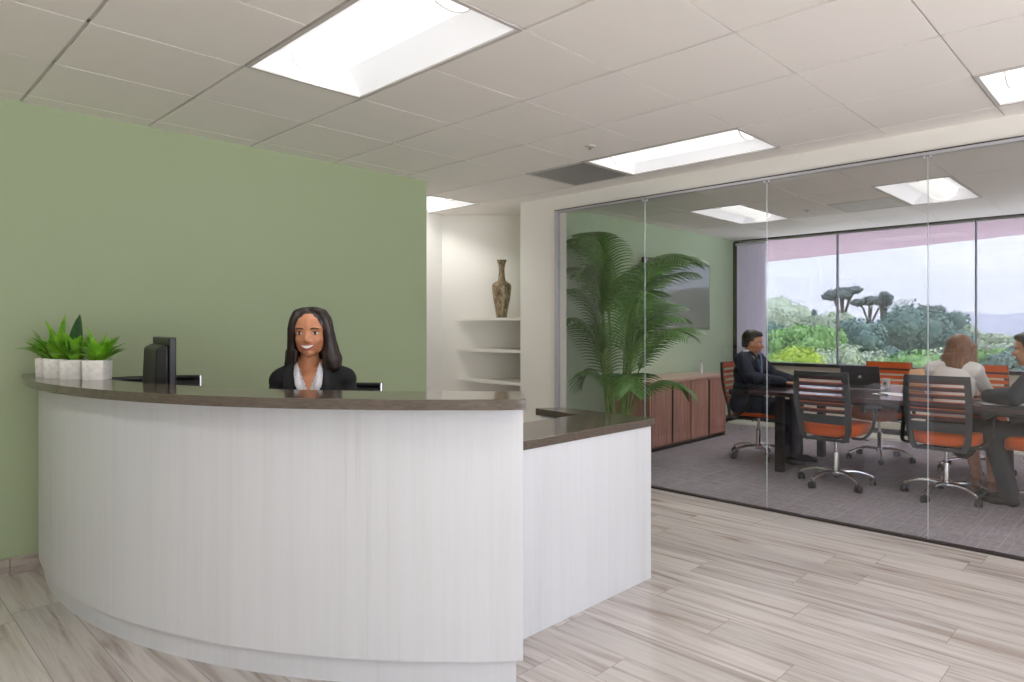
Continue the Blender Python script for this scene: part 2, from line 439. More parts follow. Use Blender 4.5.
# troffers
def make_troffer(L=1.22, W=.61):
    t = empty('ceiling_light')
    h = MB(); w2, l2 = W/2-.012, L/2-.012
    for s in (-1,1):
        h.box(s*w2-.01, s*w2+.01, -l2-.01, l2+.01, -.004, .11).box(-w2, w2, s*l2-.01, s*l2+.01, -.004, .11)
    h.box(-w2-.01, w2+.01, -l2-.01, l2+.01, .11, .12)
    h.build('housing', M['tbar'], t)
    P = MB()
    for s in (-1, 1):                     # curved side reflectors
        rows = []
        for k in range(9):
            u = k/8; x = s*(w2-.01 - (w2-.12)*u); z = .004+.095*math.sin(u*PI/2)
            rows.append([(x, -l2+.01, z), (x, l2-.01, z)])
        P.grid(rows)
    for s in (-1, 1):                     # sloping ends
        P.add([(-w2+.01, s*(l2-.01), .002), (w2-.01, s*(l2-.01), .002), (w2-.01, s*(l2-.1), .1), (-w2+.01, s*(l2-.1), .1)], [(0,1,2,3)])
    P.build('reflector', M['reflector'], t)
    D = MB(); n = 14; rows = []
    for k in range(n+1):
        a = PI*k/n; rows.append([(.125*math.cos(a), -l2+.09, .1-.09*math.sin(a)), (.125*math.cos(a), l2-.09, .1-.09*math.sin(a))])
    D.grid(rows)
    for e in (0, 1):
        q = [r[e] for r in rows]; D.add(q, [tuple(range(len(q)))])
    D.build('diffuser', M['lamp'], t)
    for s in (-1, 1):
        E = MB(); rim = [(.13*math.cos(PI*k/n), s*(l2-.088), .1-.094*math.sin(PI*k/n)) for k in range(n+1)]
        E.tube(rim, .004, 5)
        E.build('end_rim', M['tbar'], t)
    return t
tro = make_troffer()
first = True
LL = {(1,-2): 'largest recessed ceiling light, over the curved counter', (5,-2): 'recessed ceiling light beside the grey air panel along the glass wall',
      (5,-6): 'recessed ceiling light at the right end of the glass wall, partly out of sight', (5,3): 'recessed ceiling light over the white shelf niche past the green wall',
      (1,-6): 'recessed lobby ceiling light over the open floor before the curved counter', (-3,-2): 'recessed lobby ceiling light left of the curved counter',
      (-3,-6): 'recessed lobby ceiling light by the added rear windows at left', (-3,-10): 'recessed lobby ceiling light in the back left corner by the added rear windows',
      (1,-10): 'recessed lobby ceiling light at the middle of the added rear windows', (5,-10): 'recessed lobby ceiling light in the back right corner by the added rear windows'}
for (i, j) in lob_lights + [(5,3)]:
    o = tro if first else copy_tree(tro); first = False
    o.location = (OX+(i+.5)*S, OY+(j+1)*S, CE); tag(o, LL[(i,j)], 'ceiling light', 'recessed lobby ceiling lights')
ML = ['meeting room ceiling light nearer the green wall, behind the glass', 'meeting room ceiling light over the conference table, behind the glass', 'unseen meeting room light added for brightness over the right half of the conference table', 'unseen meeting room light added for brightness at the right end of the room']
for (x, y), lb in zip(mlights, ML):
    o = copy_tree(tro); o.location = (x+.61, y+S/2, CE); o.rotation_euler = (0,0,PI/2); tag(o, lb, 'ceiling light', 'recessed meeting room ceiling lights')
# air panels
def air_panel(name, x0, y0, lb, colr):
    t = empty(name, (x0+.305, y0+.305, CE), 0, lb, 'vent')
    f = MB()
    for s in (-1,1): f.box(s*.29-.01, s*.29+.01, -.3, .3, -.003, .012).box(-.3, .3, s*.29-.01, s*.29+.01, -.003, .012)
    f.build('frame', M['tbar'], t)
    N = NT('perforated_panel_%s' % name); v = N.n('ShaderNodeTexVoronoi'); v.inputs['Scale'].default_value = 90; N.l(N.coords(), v.inputs['Vector'])
    N.l(N.ramp(v.outputs['Distance'], [(.2, tuple(int(q*.75) for q in colr)), (.4, colr)]), N.b.inputs['Base Color'])
    MB().box(-.285, .285, -.285, .285, 0, .01).build('perforated_panel', N.m, t)
air_panel('air_return_vent', OX+5*S, OY, 'grey perforated air return panel in the ceiling at the end of a light', (150,148,147))
air_panel('air_supply_vent', MX+1.22+.61, MY+S, 'pale air panel in the meeting room ceiling between its lights', (226,224,222))
t = empty('fire_sprinkler', (3.461, 2.851, CE), 0, 'small chrome sprinkler head in the lobby ceiling beside the grey air panel', 'sprinkler')
MB().lathe([(.035,0),(.033,-.006),(.012,-.008)]).build('escutcheon', M['tbar'], t)
MB().lathe([(.005,-.006),(.005,-.016),(.013,-.018),(.013,-.020),(.001,-.020)]).build('sprinkler_head', M['chrome'], t)
t = empty('fire_sprinkler', (6.9, 2.78, CE), 0, 'small sprinkler head in the meeting room ceiling behind the glass', 'sprinkler')
MB().lathe([(.035,0),(.033,-.006),(.012,-.008)]).build('escutcheon', M['tbar'], t)
MB().lathe([(.005,-.006),(.005,-.016),(.013,-.018),(.013,-.020),(.001,-.020)]).build('sprinkler_head', M['chrome'], t)

# glass partition
joints = [4.165, 3.201, 2.142, 1.104, .06, -1.0, -2.1, -3.38]
for i, (a, b) in enumerate(zip(joints, joints[1:])):
    struct(MB().box(XG-.005, XG+.005, b+.005, a-.005, .015, 2.375).build('window_%d' % (i+1), M['glass']))
sm = MB()
for y in joints[1:-1]: sm.box(XG-.0035, XG+.0035, y-.0018, y+.0018, .015, 2.37)
struct(sm.build('trim_6', M['seam']))
struct(MB().box(XG-.02, XG+.02, Y0, 4.2, 2.372, 2.396).build('trim_7', M['alu']))
struct(MB().box(XG-.021, XG-.006, Y0, 4.2, 2.389, 2.3965).build('trim_8', M['trimdark']))
struct(MB().box(XG-.02, XG+.02, 4.165, 4.2, .01, 2.372).build('trim_9', M['alu']))
# little top patch clamps at the glass seams
first_clamp = None
for y, lb in ((3.201,'small metal clamp at the top of the first glass seam from the pier'), (2.142,'small metal clamp at the top of the middle glass seam'), (1.104,'small metal clamp atop the rightmost glass seam in view')):
    c = MB()
    for s in (-1, 1): c.box(XG-.014, XG+.014, y+s*.016-.008, y+s*.016+.008, 2.352, 2.372)
    c = c.build('glass_clamp', M['alu'], bevel=.003); tag(c, lb, 'clamp', 'glass clamps')

# alcove shelves
def niche_shelf(z0, z1, lb):
    ya, yb = 5.655, 4.672
    o = MB().prism([(4.612, ya),(4.612, yb),(5.548, yb)], z0, z1).build('corner_shelf', M['white_wall'], bevel=.002)
    tag(o, lb, 'shelf', 'white shelves in the corner niche')
niche_shelf(1.383, 1.410, 'topmost white corner shelf, the one carrying the vase')
niche_shelf(1.058, 1.085, 'middle white corner shelf of three in the niche')
niche_shelf(.738, .765, 'lowest white corner shelf, just above the reception counter')
# ------------------------------------------------------------------ reception desk
CX, CY = 3.773, 3.991
def arc(r, a0, a1, n=48): return [(CX+r*math.cos(a0+(a1-a0)*k/n), CY+r*math.sin(a0+(a1-a0)*k/n)) for k in range(n+1)]
def wall_ang(r): return PI-math.asin((YG-.002-CY)/r)        # where the circle meets the green wall
AE = R(227.75)
def ring(ro, ri, ae=AE): return arc(ro, wall_ang(ro), ae) + arc(ri, ae, wall_ang(ri))
def vring():
    a0, a1 = wall_ang(3.112), R(227.85); n = 48; o_ = []
    for k in range(n+1):
        a = a0+(a1-a0)*k/n; r = 3.112+.044*min(1, 1.6*k/n); o_.append((CX+r*math.cos(a), CY+r*math.sin(a)))
    return o_ + arc(2.86, a1, wall_ang(2.86))
desk = empty('reception_desk', (0,0,0), 0, 'curved white reception desk with a grey-brown transaction counter against the green wall', 'reception desk')
MB().prism(ring(3.042, 3.015), .1, 1.029, smooth=True).build('curved_panel', M['lam'], desk)
MB().prism(ring(3.018, 2.80, AE-R(.45)), .0, .1, smooth=True).build('toe_kick', M['lam'], desk)
MB().prism(vring(), 1.029, 1.067, smooth=True).build('transaction_counter', M['counter'], desk, bevel=.003)
MB().prism(ring(2.985, 2.50, AE-R(1)), .73, .765, smooth=True).build('work_surface', M['counter'], desk, bevel=.002)
ra, rb_ = 3.015, 2.8
q = [(CX+r*math.cos(AE+d), CY+r*math.sin(AE+d)) for r, d in ((ra,0),(rb_,0),(rb_,-.01),(ra,-.01))]
MB().prism(q, .1, 1.029).build('end_panel', M['lam'], desk)
ret = empty('desk_return', (0,0,0), 0, 'lower white desk return at the right end of the curved desk', 'desk')
top = [(1.835,1.997),(2.957,1.995),(2.974,2.663),(2.834,2.75),(2.79,2.384),(1.92,2.384)]
MB().prism(top, .80, .84).build('return_counter', M['counter'], ret, bevel=.003)
MB().box(1.86, 2.941, 2.008, 2.03, 0, .80).build('front_panel', M['lam'], ret, bevel=.0015)
MB().box(2.919, 2.941, 2.03, 2.65, 0, .80).build('side_panel', M['lam'], ret)
MB().box(2.83, 2.85, 2.44, 2.70, 0, .80).build('inner_panel', M['lam'], ret)

# ------------------------------------------------------------------ planters on the counter
def leafmat(name, a, b, rough=.4, trans=.15):
    N = NT(name); f = N.noise(N.coords((9,9,9)), 3, 3); N.l(N.ramp(f, [(.3,a),(.7,b)]), N.b.inputs['Base Color']); N.b.inputs['Roughness'].default_value = rough
    N.b.inputs['Subsurface Weight'].default_value = 0
    N.b.inputs['Transmission Weight'].default_value = 0
    return N.m
M['leaf'] = leafmat('bright_green_leaf', (78,146,24), (146,202,56))
M['leafd'] = leafmat('deep_green_leaf', (28,66,30), (52,98,46))
def blade(m, base, az, tilt, L, W, bend=.5, fold=.35, n=8):
    """pointed leaf with a folded midrib"""
    bx, by, bz = base; rows = []; p = Vector(base); el = PI/2-tilt
    side = Vector((-math.sin(az), math.cos(az), 0))
    for k in range(n+1):
        t = k/n; w = W*(math.sin(PI*min(1, t**.75*.98+.02))**.8)*.5+.0008
        e = el - bend*t*t
        dr = Vector((math.cos(az)*math.cos(e), math.sin(az)*math.cos(e), math.sin(e)))
        if k: p = p+dr*(L/n)
        nn = side.cross(dr).normalized()
        rows.append([p-side*w+nn*fold*w*-1, p, p+side*w+nn*fold*w*-1])
    m.grid(rows)
def planter(x, y, rz, seed, hgt, lb, mt):
    rnd = random.Random(seed)
    t = empty('planter', (x,y,1.067), rz, lb, 'potted plant', 'square planters on the reception counter')
    w, h = .097, .093; P = MB(); i = w/2-.006
    a = w/2; o_ = rrect(w*.94, w*.94, .006, 3); T = rrect(w, w, .006, 3); Ti = rrect(w-.014, w-.014, .004, 3); n = len(o_)
    vs = [(p[0],p[1],0) for p in o_]+[(p[0],p[1],h) for p in T]+[(p[0],p[1],h) for p in Ti]+[(p[0],p[1],h-.012) for p in Ti]
    fs = [tuple(range(n))[::-1]]
    for r in range(3):
        for k in range(n): fs.append((r*n+k, r*n+(k+1)%n, (r+1)*n+(k+1)%n, (r+1)*n+k))
    P.add(vs, fs).build('pot', M['ceramic'], t)
    MB().prism(Ti, h-.014, h-.012).build('soil', M['soil'], t)
    m = MB()
    for k in range(34):
        az = rnd.uniform(0, 2*PI); tl = rnd.uniform(.05, .95); r = rnd.uniform(0, .025)
        blade(m, (r*math.cos(az), r*math.sin(az), h-.014), az, tl, hgt*rnd.uniform(.6,1)*(1-.25*tl), rnd.uniform(.030,.050), rnd.uniform(.2,.8))
    m.build('leaves', mt, t)
    return t, h
pl = [(.772,4.215,-.55),(.782,4.055,-.74),(.818,3.912,-.70),(.878,3.780,-.68)]
lbs = ['leftmost square stone planter on the counter, a long leaf reaching left', 'second square planter from the left on the counter, with upright spiky leaves',
       'third square planter from the left, under the tall broad dark leaf', 'square stone planter nearest the computer monitor, last of the row']
hs = [.195,.195,.185,.18]
for k, ((x,y,r), lb, h) in enumerate(zip(pl, lbs, hs)):
    t, ph = planter(x, y, r, 11+k, h, lb, M['leaf'])
    m = MB(); rz = -r
    def wa(dx, dy): return math.atan2(dy, dx)-r
    rt = (_s, -_c)
    if k == 0:
        blade(m, (0,0,ph-.012), wa(-rt[0],-rt[1]), 1.0, .20, .035, .75)
        blade(m, (0,0,ph-.012), wa(-rt[0],-rt[1]-.3), .85, .15, .032, .5)
    if k == 1:
        blade(m, (0,0,ph-.012), wa(-rt[0],-rt[1]), .28, .215, .055, .15); blade(m, (0.01,0,ph-.012), wa(rt[0],rt[1]), .05, .235, .06, .1)
    if k == 2:
        blade(m, (0,0,ph-.012), wa(rt[0],rt[1]), .06, .235, .10, .1, .12)
    if k == 3:
        blade(m, (0,0,ph-.012), wa(rt[0],rt[1]), .75, .17, .035, -.1); blade(m, (0,0,ph-.012), wa(rt[0],rt[1]), .3, .155, .035, .1)
        blade(m, (0,0,ph-.012), wa(-rt[0],-rt[1]), .25, .18, .04, .1)
    m.build('leaves', M['leafd'] if k == 2 else M['leaf'], t)

# ------------------------------------------------------------------ monitor
def monitor(x, y, rz):
    t = empty('computer_monitor', (x,y,.765), rz, 'black computer monitor seen edge-on from behind, beside the planters behind the counter', 'computer monitor')
    b = MB(); h0, h1 = .215, .505
    b.box(.0, .03, -.2, .2, h0, h1).build('bezel', M['blackplastic'], t, bevel=.006)
    # the screen plane faces +x
    MB().box(.0295, .031, -.185, .185, h0+.02, h1-.015).build('screen', mat('switched_off_screen', (18,20,24), .12), t)
    P = MB(); 
    P.add([(0,-.19,h0+.01),(0,.19,h0+.01),(0,.19,h1-.03),(0,-.19,h1-.03),(-.055,-.16,h0+.02),(-.055,.16,h0+.02),(-.045,.16,h1-.05),(-.045,-.16,h1-.05)],
          [(3,2,1,0),(4,5,6,7),(0,1,5,4),(1,2,6,5),(2,3,7,6),(3,0,4,7)]).build('rear_housing', M['blackplastic'], t, bevel=.012)
    MB().box(-.045, -.015, -.04, .04, .012, h0+.06).build('stand', M['blackplastic'], t, bevel=.005)
    MB().prism(rrect(.2,.26,.06), 0, .014).build('base', M['blackplastic'], t, bevel=.003)
    MB().box(-.062, -.054, -.05, -.02, h0+.04, h0+.048).build('port', M['alu'], t); MB().box(-.062, -.054, .0, .02, h0+.04, h0+.048).build('port', M['alu'], t)
mx, my, _ = at(160.5, 3.22)
monitor(mx, my, YAW-PI/2+R(40))

# ------------------------------------------------------------------ chairs
def make_task_chair(arm=True):
    t = empty('task_chair')
    # base: five arched aluminium legs
    for k in range(5):
        a = 2*PI*k/5+.35; m = MB(); pts = []
        L = MB(); rows = []
        for q in range(9):
            u = q/8; r = .03+.265*u; z = .115-.005*u-.035*u**3+.012*math.sin(u*PI); w = .024-.009*u; h = .013-.004*u
            ca, sa = math.cos(a), math.sin(a)
            rows.append([(r*ca-sa*dx*w, r*sa+ca*dx*w, z+dz*h) for dx, dz in ((-1,-1),(-1,.2),(-.5,1),(.5,1),(1,.2),(1,-1),(-1,-1))])
        L.grid(rows); n = 6
        L.add(rows[-1][:6], [tuple(range(6))])
        leg = L.build('leg', M['chrome'], t, weld=True)
        c = MB(); ex, ey = .292*math.cos(a), .292*math.sin(a)
        ta = a+PI/2+(.6 if k % 2 else -.4); 
        for s in (-1, 1):
            mt = Matrix.Translation((ex, ey, .028)) @ Matrix.Rotation(ta, 4, 'Z') @ Matrix.Rotation(PI/2, 4, 'X')
            c.lathe([(.004,s*.006),(.027,s*.006),(.028,s*.011),(.027,s*.024),(.012,s*.026),(.004,s*.026)][::s], n=14, m=mt)
        c.ball((ex, ey, .044), (.02,.02,.018), 10).cap((ex,ey,.04),(ex,ey,.075),.006,.006,8)
        c.build('caster', M['blackplastic'], leg)
    MB().lathe([(.034,.085),(.036,.10),(.036,.128),(.03,.135),(.024,.14),(.024,.27),(.021,.275),(.0135,.278),(.0135,.40)], n=18).build('gas_column', M['chrome'], t)
    MB().box(-.11,.11,-.07,.07,.395,.425).box(-.16,-.05,-.03,.03,.40,.425).build('tilt_mechanism', M['darkmetal'], t, bevel=.01)
    MB().tube([(.02,-.06,.405),(.02,-.2,.40),(.03,-.25,.392)], .006).build('adjusting_lever', M['blackplastic'], t)
    MB().tube([(.08,.06,.405),(.08,.2,.40),(.09,.24,.392)], .006).build('adjusting_lever', M['blackplastic'], t)
    # seat: soft slab with waterfall front
    S_ = MB(); N_ = 16; out = rrect(.50, .48, .15, 6, .02, 0)
    rings = []
    for (sc, z) in ((.0,.418),(.8,.420),(.96,.430),(1,.452),(1,.488),(.985,.508),(.9,.522),(.6,.528),(.0,.528)):
        ring_ = []
        for p in out:
            x = .03+(p[0]-.03)*max(sc,.001); y = p[1]*max(sc,.001)
            dz = -.03*max(0,(x-.14)/.14)**2 if x > .14 else 0
            dz += .012*(abs(y)/.24)**2
            ring_.append((x, y, z+dz))
        rings.append(ring_+[ring_[0]])
    S_.grid(rings).build('seat', M['orange'], t, weld=True)
    # backrest frame: plane leaning back, wider at the bottom; slats
    zb, zt = .50, .955
    def bp(y, z):    # curved back surface
        u = max(0,(z-zb)/(zt-zb))
        return (-.245-.075*u+.35*y*y-.02*math.sin(u*PI), y, z)
    def bw(z): u = max(0,(z-zb)/(zt-zb)); return .193+.014*math.sin(u*PI*.9)
    F = MB()
    for s in (-1,1):
        rows = []
        for k in range(19):
            z = .395+(zt-.395)*k/18; w = bw(z) if z > zb else bw(zb)-.04*((zb-z)/.105)**2
            rows.append([Vector(bp(s*(w+e), z))+Vector((dx,0,0)) for e, dx in ((-.021,-.012),(.019,-.012),(.019,.012),(-.021,.012),(-.021,-.012))])
        F.grid(rows); F.add(rows[0][:4], [(0,1,2,3)]); F.add(rows[-1][:4], [(3,2,1,0)])
    def band(z0, z1, dx0, dx1, m, hw=None, n=12):
        rows = []
        w = hw or min(bw(z0), bw(z1))
        for k in range(n+1):
            y = -w+2*w*k/n
            a = Vector(bp(y, z0)); b = Vector(bp(y, z1))
            rows.append([a+Vector((dx0,0,0)), a+Vector((dx1,0,0)), b+Vector((dx1,0,0)), b+Vector((dx0,0,0)), a+Vector((dx0,0,0))])
        m.grid(rows, smooth=False)
        m.add(rows[0][:4], [(0,1,2,3)]); m.add(rows[-1][:4], [(3,2,1,0)])
    band(zt-.035, zt, -.012, .012, F, bw(zt)+.016)
    band(.535, .606, -.012, .012, F, bw(zb)+.014)
    band(.395, .415, -.012, .012, F, bw(zb)-.03)
    for s in (-1,1):
        F.tube([bp(s*(bw(zb)-.05), .402), (-.14, s*.15, .395), (-.05, s*.08, .405)], .014, 8)
    F.build('back_frame', M['greyplastic'], t)
    Sl = MB(); Sf = MB(); z = .625
    while z < zt-.055:
        band(z, z+.025, -.004, .002, Sl); band(z-.003, z+.031, .0125, .018, Sf, bw(z)+.016)
        z += .054
    band(zt-.042, zt-.001, .0125, .018, Sf, bw(zt)+.012); band(.54,.60,.0125,.018, Sf, bw(zb)+.012)
    Sl.build('back_slats', M['darkmaroon'], t); Sf.build('back_cushion', M['orange'], t)
    if arm:
        for s in (-1,1):
            A = MB()
            path = smoothpath([(-.15,s*.19,.425),(-.13,s*.27,.43),(-.03,s*.30,.50),(.02,s*.302,.60),(.0,s*.30,.655),(-.05,s*.30,.668)], 5)
            A.tube(path, .016, 8, flat=.7)
            path = smoothpath([(-.19,s*.285,.668),(-.05,s*.295,.672),(.10,s*.295,.668),(.15,s*.29,.65)], 5)
            A.tube(path, [.018]*len(path), 8, flat=1.6)
            A.build('armrest', M['blackplastic'], t)
    return t
M['darkmaroon'] = mat('dark_maroon_slat', (62,40,48), .5)
proto = make_task_chair()
chairs = [
 ((5.72,2.06), -.04, 'empty orange task chair with grey slatted back, nearest the glass at the table'),
 ((5.86,1.28), .0, 'orange task chair under the woman with bobbed brown hair, its slatted back to the glass'),
 ((6.40,3.07), -PI/2+.10, 'orange task chair under the man in navy at the left table end'),
 ((7.08,2.13), PI, 'empty orange chair on the window side of the table, behind the open laptop'),
 ((7.10,1.33), PI, 'empty orange chair on the window side, between the woman and the right-hand man'),
 ((5.93,.62), R(75), 'orange task chair under the man in a dark grey suit, cut by the right edge'),
]
for k, ((x,y), rz, lb) in enumerate(chairs):
    o = proto if k == 0 else copy_tree(proto)
    o.location = (x,y,.004); o.rotation_euler = (0,0,rz); tag(o, lb, 'chair', 'orange task chairs around the conference table')

# black desk chairs behind the reception counter
def mesh_mat():
    return mat('black_mesh_fabric', (34,34,34), .7)
M['mesh'] = mesh_mat()
def office_chair(x, y, rz, zt, lb, arms, seatz=.55, curved=.9, hw=.23):
    t = empty('office_chair', (x,y,0), rz, lb, 'chair', None)
    for k in range(5):
        a = 2*PI*k/5; L = MB().tube([(.03*math.cos(a),.03*math.sin(a),.12),(.29*math.cos(a),.29*math.sin(a),.085)], [.018,.012], 8)
        leg = L.build('leg', M['chrome'], t)
        MB().ball((.29*math.cos(a),.29*math.sin(a),.032), (.028,.02,.028), 10).cap((.29*math.cos(a),.29*math.sin(a),.04),(.29*math.cos(a),.29*math.sin(a),.085),.006,.006,6).build('caster', M['blackplastic'], leg)
    MB().lathe([(.03,.1),(.03,.14),(.022,.15),(.022,.3),(.014,.3),(.014,seatz-.04)], n=16).build('gas_column', M['chrome'], t)
    out = rrect(.48,.48,.1,6)
    rg = [[(p[0]*s_, p[1]*s_, z) for p in out+[out[0]]] for s_, z in ((.001,seatz-.04),(.9,seatz-.04),(1,seatz-.015),(.96,seatz+.02),(.7,seatz+.03),(.001,seatz+.03))]
    MB().grid(rg).build('seat', M['mesh'], t, weld=True)
    B = MB(); rows = []
    for k in range(13):
        y_ = -hw+2*hw*k/12; rows.append([(-.25-.05*u+curved*y_*y_, y_, seatz+.08+(zt-.018-seatz-.08)*u) for u in [q/8 for q in range(9)]])
    B.grid(rows).build('backrest', M['mesh'], t, solid=.012)
    for s in (-1,1): MB().tube([(-.25-.05*u+curved*hw*hw+.005, s*hw, seatz+.0+(zt-seatz)*u) for u in [q/8 for q in range(9)]], .009, 8).build('side_rail', M['chrome'], t)
    Tp = MB().tube([(-.30+curved*y_*y_, y_, zt-.012) for y_ in [(-hw+2*hw*k/12) for k in range(13)]], .014, 8)
    Tp.build('top_rail', M['blackplastic'], t)
    if arms:
        for s in (-1,1):
            MB().tube(smoothpath([(-.2,s*.26,seatz-.01),(-.0,s*.29,seatz+.1),(.06,s*.29,seatz+.2),(-.05,s*.29,seatz+.22),(-.24,s*.26,seatz+.2)],5), .011, 8).build('armrest', M['chrome'], t)
    return t
x, y, _ = at(151, 3.42)
office_chair(x, y, YAW+.535+PI, 1.05, 'black office chair with a curved top rail behind the computer monitor', True, .52, 1.6, .235)

# ------------------------------------------------------------------ conference table
tb = empty('conference_table', (6.38,0,0), 0, 'long dark conference table with slim black legs behind the glass', 'table')
def boat(hw, y0, y1, r):
    return [(sx*hw+0, y) for sx, y in ()] 
tp = []
Y_1, Y_0, HW = 2.86, -1.6, .70
for (sx, yy, a0) in ((1,Y_1,0),(-1,Y_1,90)):
    for k in range(7):
        a = R(a0+90*k/6); tp.append((sx*(HW-.09)+.09*math.cos(a), yy-.09+.09*math.sin(a)))
tp += [(-HW-.03, .6), (-HW, Y_0), (HW, Y_0), (HW+.03, .6)]
MB().prism(tp, .705, .745).build('table_top', M['tabletop'], tb, bevel=.006)
MB().box(-.45,.45,-1.2,2.55,.65,.703).build('under_frame', M['darkmetal'], tb)
for x_, y_ in ((-.49,2.62),(.49,2.62),(-.49,-1.2),(.49,-1.2)):
    MB().box(x_-.035,x_+.035,y_-.035,y_+.035,.0,.705).build('leg', M['darkmetal'], tb, bevel=.004)
# laptop: lid seen from behind
def laptop(x, y, rz):
    t = empty('laptop', (x,y,.745), rz, 'open black laptop on the conference table with a small white mark on its lid', 'laptop')
    MB().box(-.0,.235,-.165,.165,0,.016).build('base', M['alu'], t, bevel=.004)
    MB().box(.02,.15,-.14,.14,.016,.018).build('keyboard', M['blackplastic'], t)
    m = Matrix.Translation((0,0,.014)) @ Matrix.Rotation(R(-17), 4, 'Y')
    MB().box(-.006,.002,-.165,.165,0,.215,m).build('lid', mat('dark_grey_laptop_lid', (62,64,68), .35), t, bevel=.003)
    MB().box(.002,.003,-.15,.15,.012,.205,m).build('screen', mat('laptop_screen', (30,34,40), .15), t)
    pts = [(0,.012),(.006,.002),(.014,.0),(.006,-.004),(.008,-.014),(-.002,-.006),(-.012,-.012),(-.006,-.001),(-.012,.008),(-.003,.005)]
    g = MB(); n = len(pts)
    g.add([m @ Vector((-.0068, p[0]*1.5, .115+p[1]*1.5)) for p in pts]+[m @ Vector((-.0078, p[0]*1.5, .115+p[1]*1.5)) for p in pts], [tuple(range(n)), tuple(range(n,2*n))[::-1]]+[(i,(i+1)%n,n+(i+1)%n,n+i) for i in range(n)])
    g.build('logo', mat('white_logo', (238,238,240), .4), t)
laptop(6.42, 2.09, R(6))
def sheet(x, y, rz, w, h, lb, name='paper_sheet', z=.7455, m=None, cat='paper'):
    o = MB().box(-w/2,w/2,-h/2,h/2,0,.002).build(name, m or M['paper']); o.location = (x,y,z); o.rotation_euler = (0,0,rz); tag(o, lb, cat); return o
sheet(5.98, 2.30, .3, .22, .3, 'white paper sheet on the table under the navy-suited man\'s hands')
sheet(6.15, 1.72, -.2, .22, .3, 'white papers on the table right of the laptop')
sheet(5.95, .93, .5, .21, .3, 'white paper on the table in front of the right-hand man\'s hands')
t = empty('pen', (6.05,1.80,.7475), .9, 'dark pen lying on the white papers right of the laptop', 'pen')
MB().tube([(-.07,0,.005),(.05,0,.005),(.065,0,.005)], [.0045,.0045,.001], 8).build('barrel', M['blackplastic'], t)
MB().tube([(-.072,0,.005),(-.03,0,.0055)], .0052, 8).build('cap', mat('blue_pen_cap', (40,50,110), .3), t)
# tan folder standing open, white cup
M['tan'] = mat('tan_folder_card', (206,160,112), .7)
t = empty('folder', (6.62,1.63,.745), .25, 'open tan folder propped on the table left of the woman\'s shoulder', 'folder')
MB().add([(-.02,-.19,0),(-.02,.16,.0),(.05,.10,.19),(.05,.0,.20)], [(0,1,2,3)]).build('front_cover', M['tan'], t, solid=.002)
MB().add([(.12,-.19,0),(.12,.16,.0),(.055,.10,.19),(.055,.0,.20)], [(0,1,2,3)]).build('back_cover', M['tan'], t, solid=.002)
t = empty('cup', (6.78,1.98,.745), 0, 'small white cup on the far side of the table behind the laptop', 'cup')
MB().lathe([(.001,0),(.026,0),(.036,.085),(.034,.085),(.024,.006),(.001,.006)], n=18).build('cup_body', M['paper'], t)
MB().box(-.0375,-.034,-.010,.010,.03,.055).build('printed_mark', mat('brown_mark', (90,70,60), .6), t)

# ------------------------------------------------------------------ credenza
cr = empty('credenza', (6.55,4.24,0), 0, 'low red-brown wooden credenza with sliding doors along the green meeting room wall', 'credenza')
cx0, cx1, cyf, cyb = 5.80-6.55, 7.41-6.55, 3.965-4.24, 4.505-4.24
MB().box(cx0,cx0+.025,cyf+.01,cyb,.0,.72).box(cx1-.025,cx1,cyf+.01,cyb,.0,.72).box(cx0,cx1,cyf+.03,cyb,.03,.06).box(cx0+.02,cx1-.02,cyb-.02,cyb,.03,.72).build('carcass', M['walnut'], cr)
MB().box(cx0-.01,cx1+.01,cyf-.01,cyb,.72,.748).build('top', M['walnut_top'], cr, bevel=.003)
MB().box(cx0+.02,cx1-.02,cyf+.03,cyf+.05,.0,.06).build('plinth', M['trimdark'], cr)
dw = (cx1-cx0-.05)/4
for k in range(4):
    a = cx0+.025+k*dw; off = 0 if k % 2 == 0 else .012
    d = MB().box(a+(.012 if k%2 else .002), a+dw-(.002 if k%2 else .014), cyf+off, cyf+off+.02, .055, .715).build('door', M['walnut'], cr, bevel=.002)
    if k % 2 == 0: MB().box(a+dw-.012, a+dw+.012, cyf-.005, cyf+.02, .07, .70).build('recessed_pull', M['darkmetal'], d)
# two little objects by the curtain end of the credenza: a slim white candle-like bottle
t = empty('bottle', (7.22,4.2,.748), 0, 'slim white bottle standing at the window end of the credenza', 'bottle')
MB().lathe([(.001,0),(.018,0),(.019,.09),(.008,.12),(.008,.15),(.001,.15)], n=14).build('bottle_body', M['paper'], t)
MB().lathe([(.009,.15),(.009,.168),(.001,.168)], n=10).build('cap', M['alu'], t)

# ------------------------------------------------------------------ television
tv = empty('television', (7.12,4.50,1.70), 0, 'wall-mounted flat television reflecting the window on the green meeting room wall', 'television')
MB().box(-.745,.735,-.055,-.015,-.42,.42).build('bezel', M['blackplastic'], tv, bevel=.004)
N = NT('glossy_dark_screen'); N.b.inputs['Base Color'].default_value = (*lin((40,42,46)),1); N.b.inputs['Roughness'].default_value = .04; N.b.inputs['Metallic'].default_value = .0
N.b.inputs['IOR'].default_value = 1.9; N.b.inputs['Specular IOR Level'].default_value = 1.0
MB().box(-.73,.72,-.0575,-.05,-.405,.405).build('screen', N.m, tv)
MB().box(-.2,.2,-.015,.018,-.15,.15).build('wall_bracket', M['darkmetal'], tv)

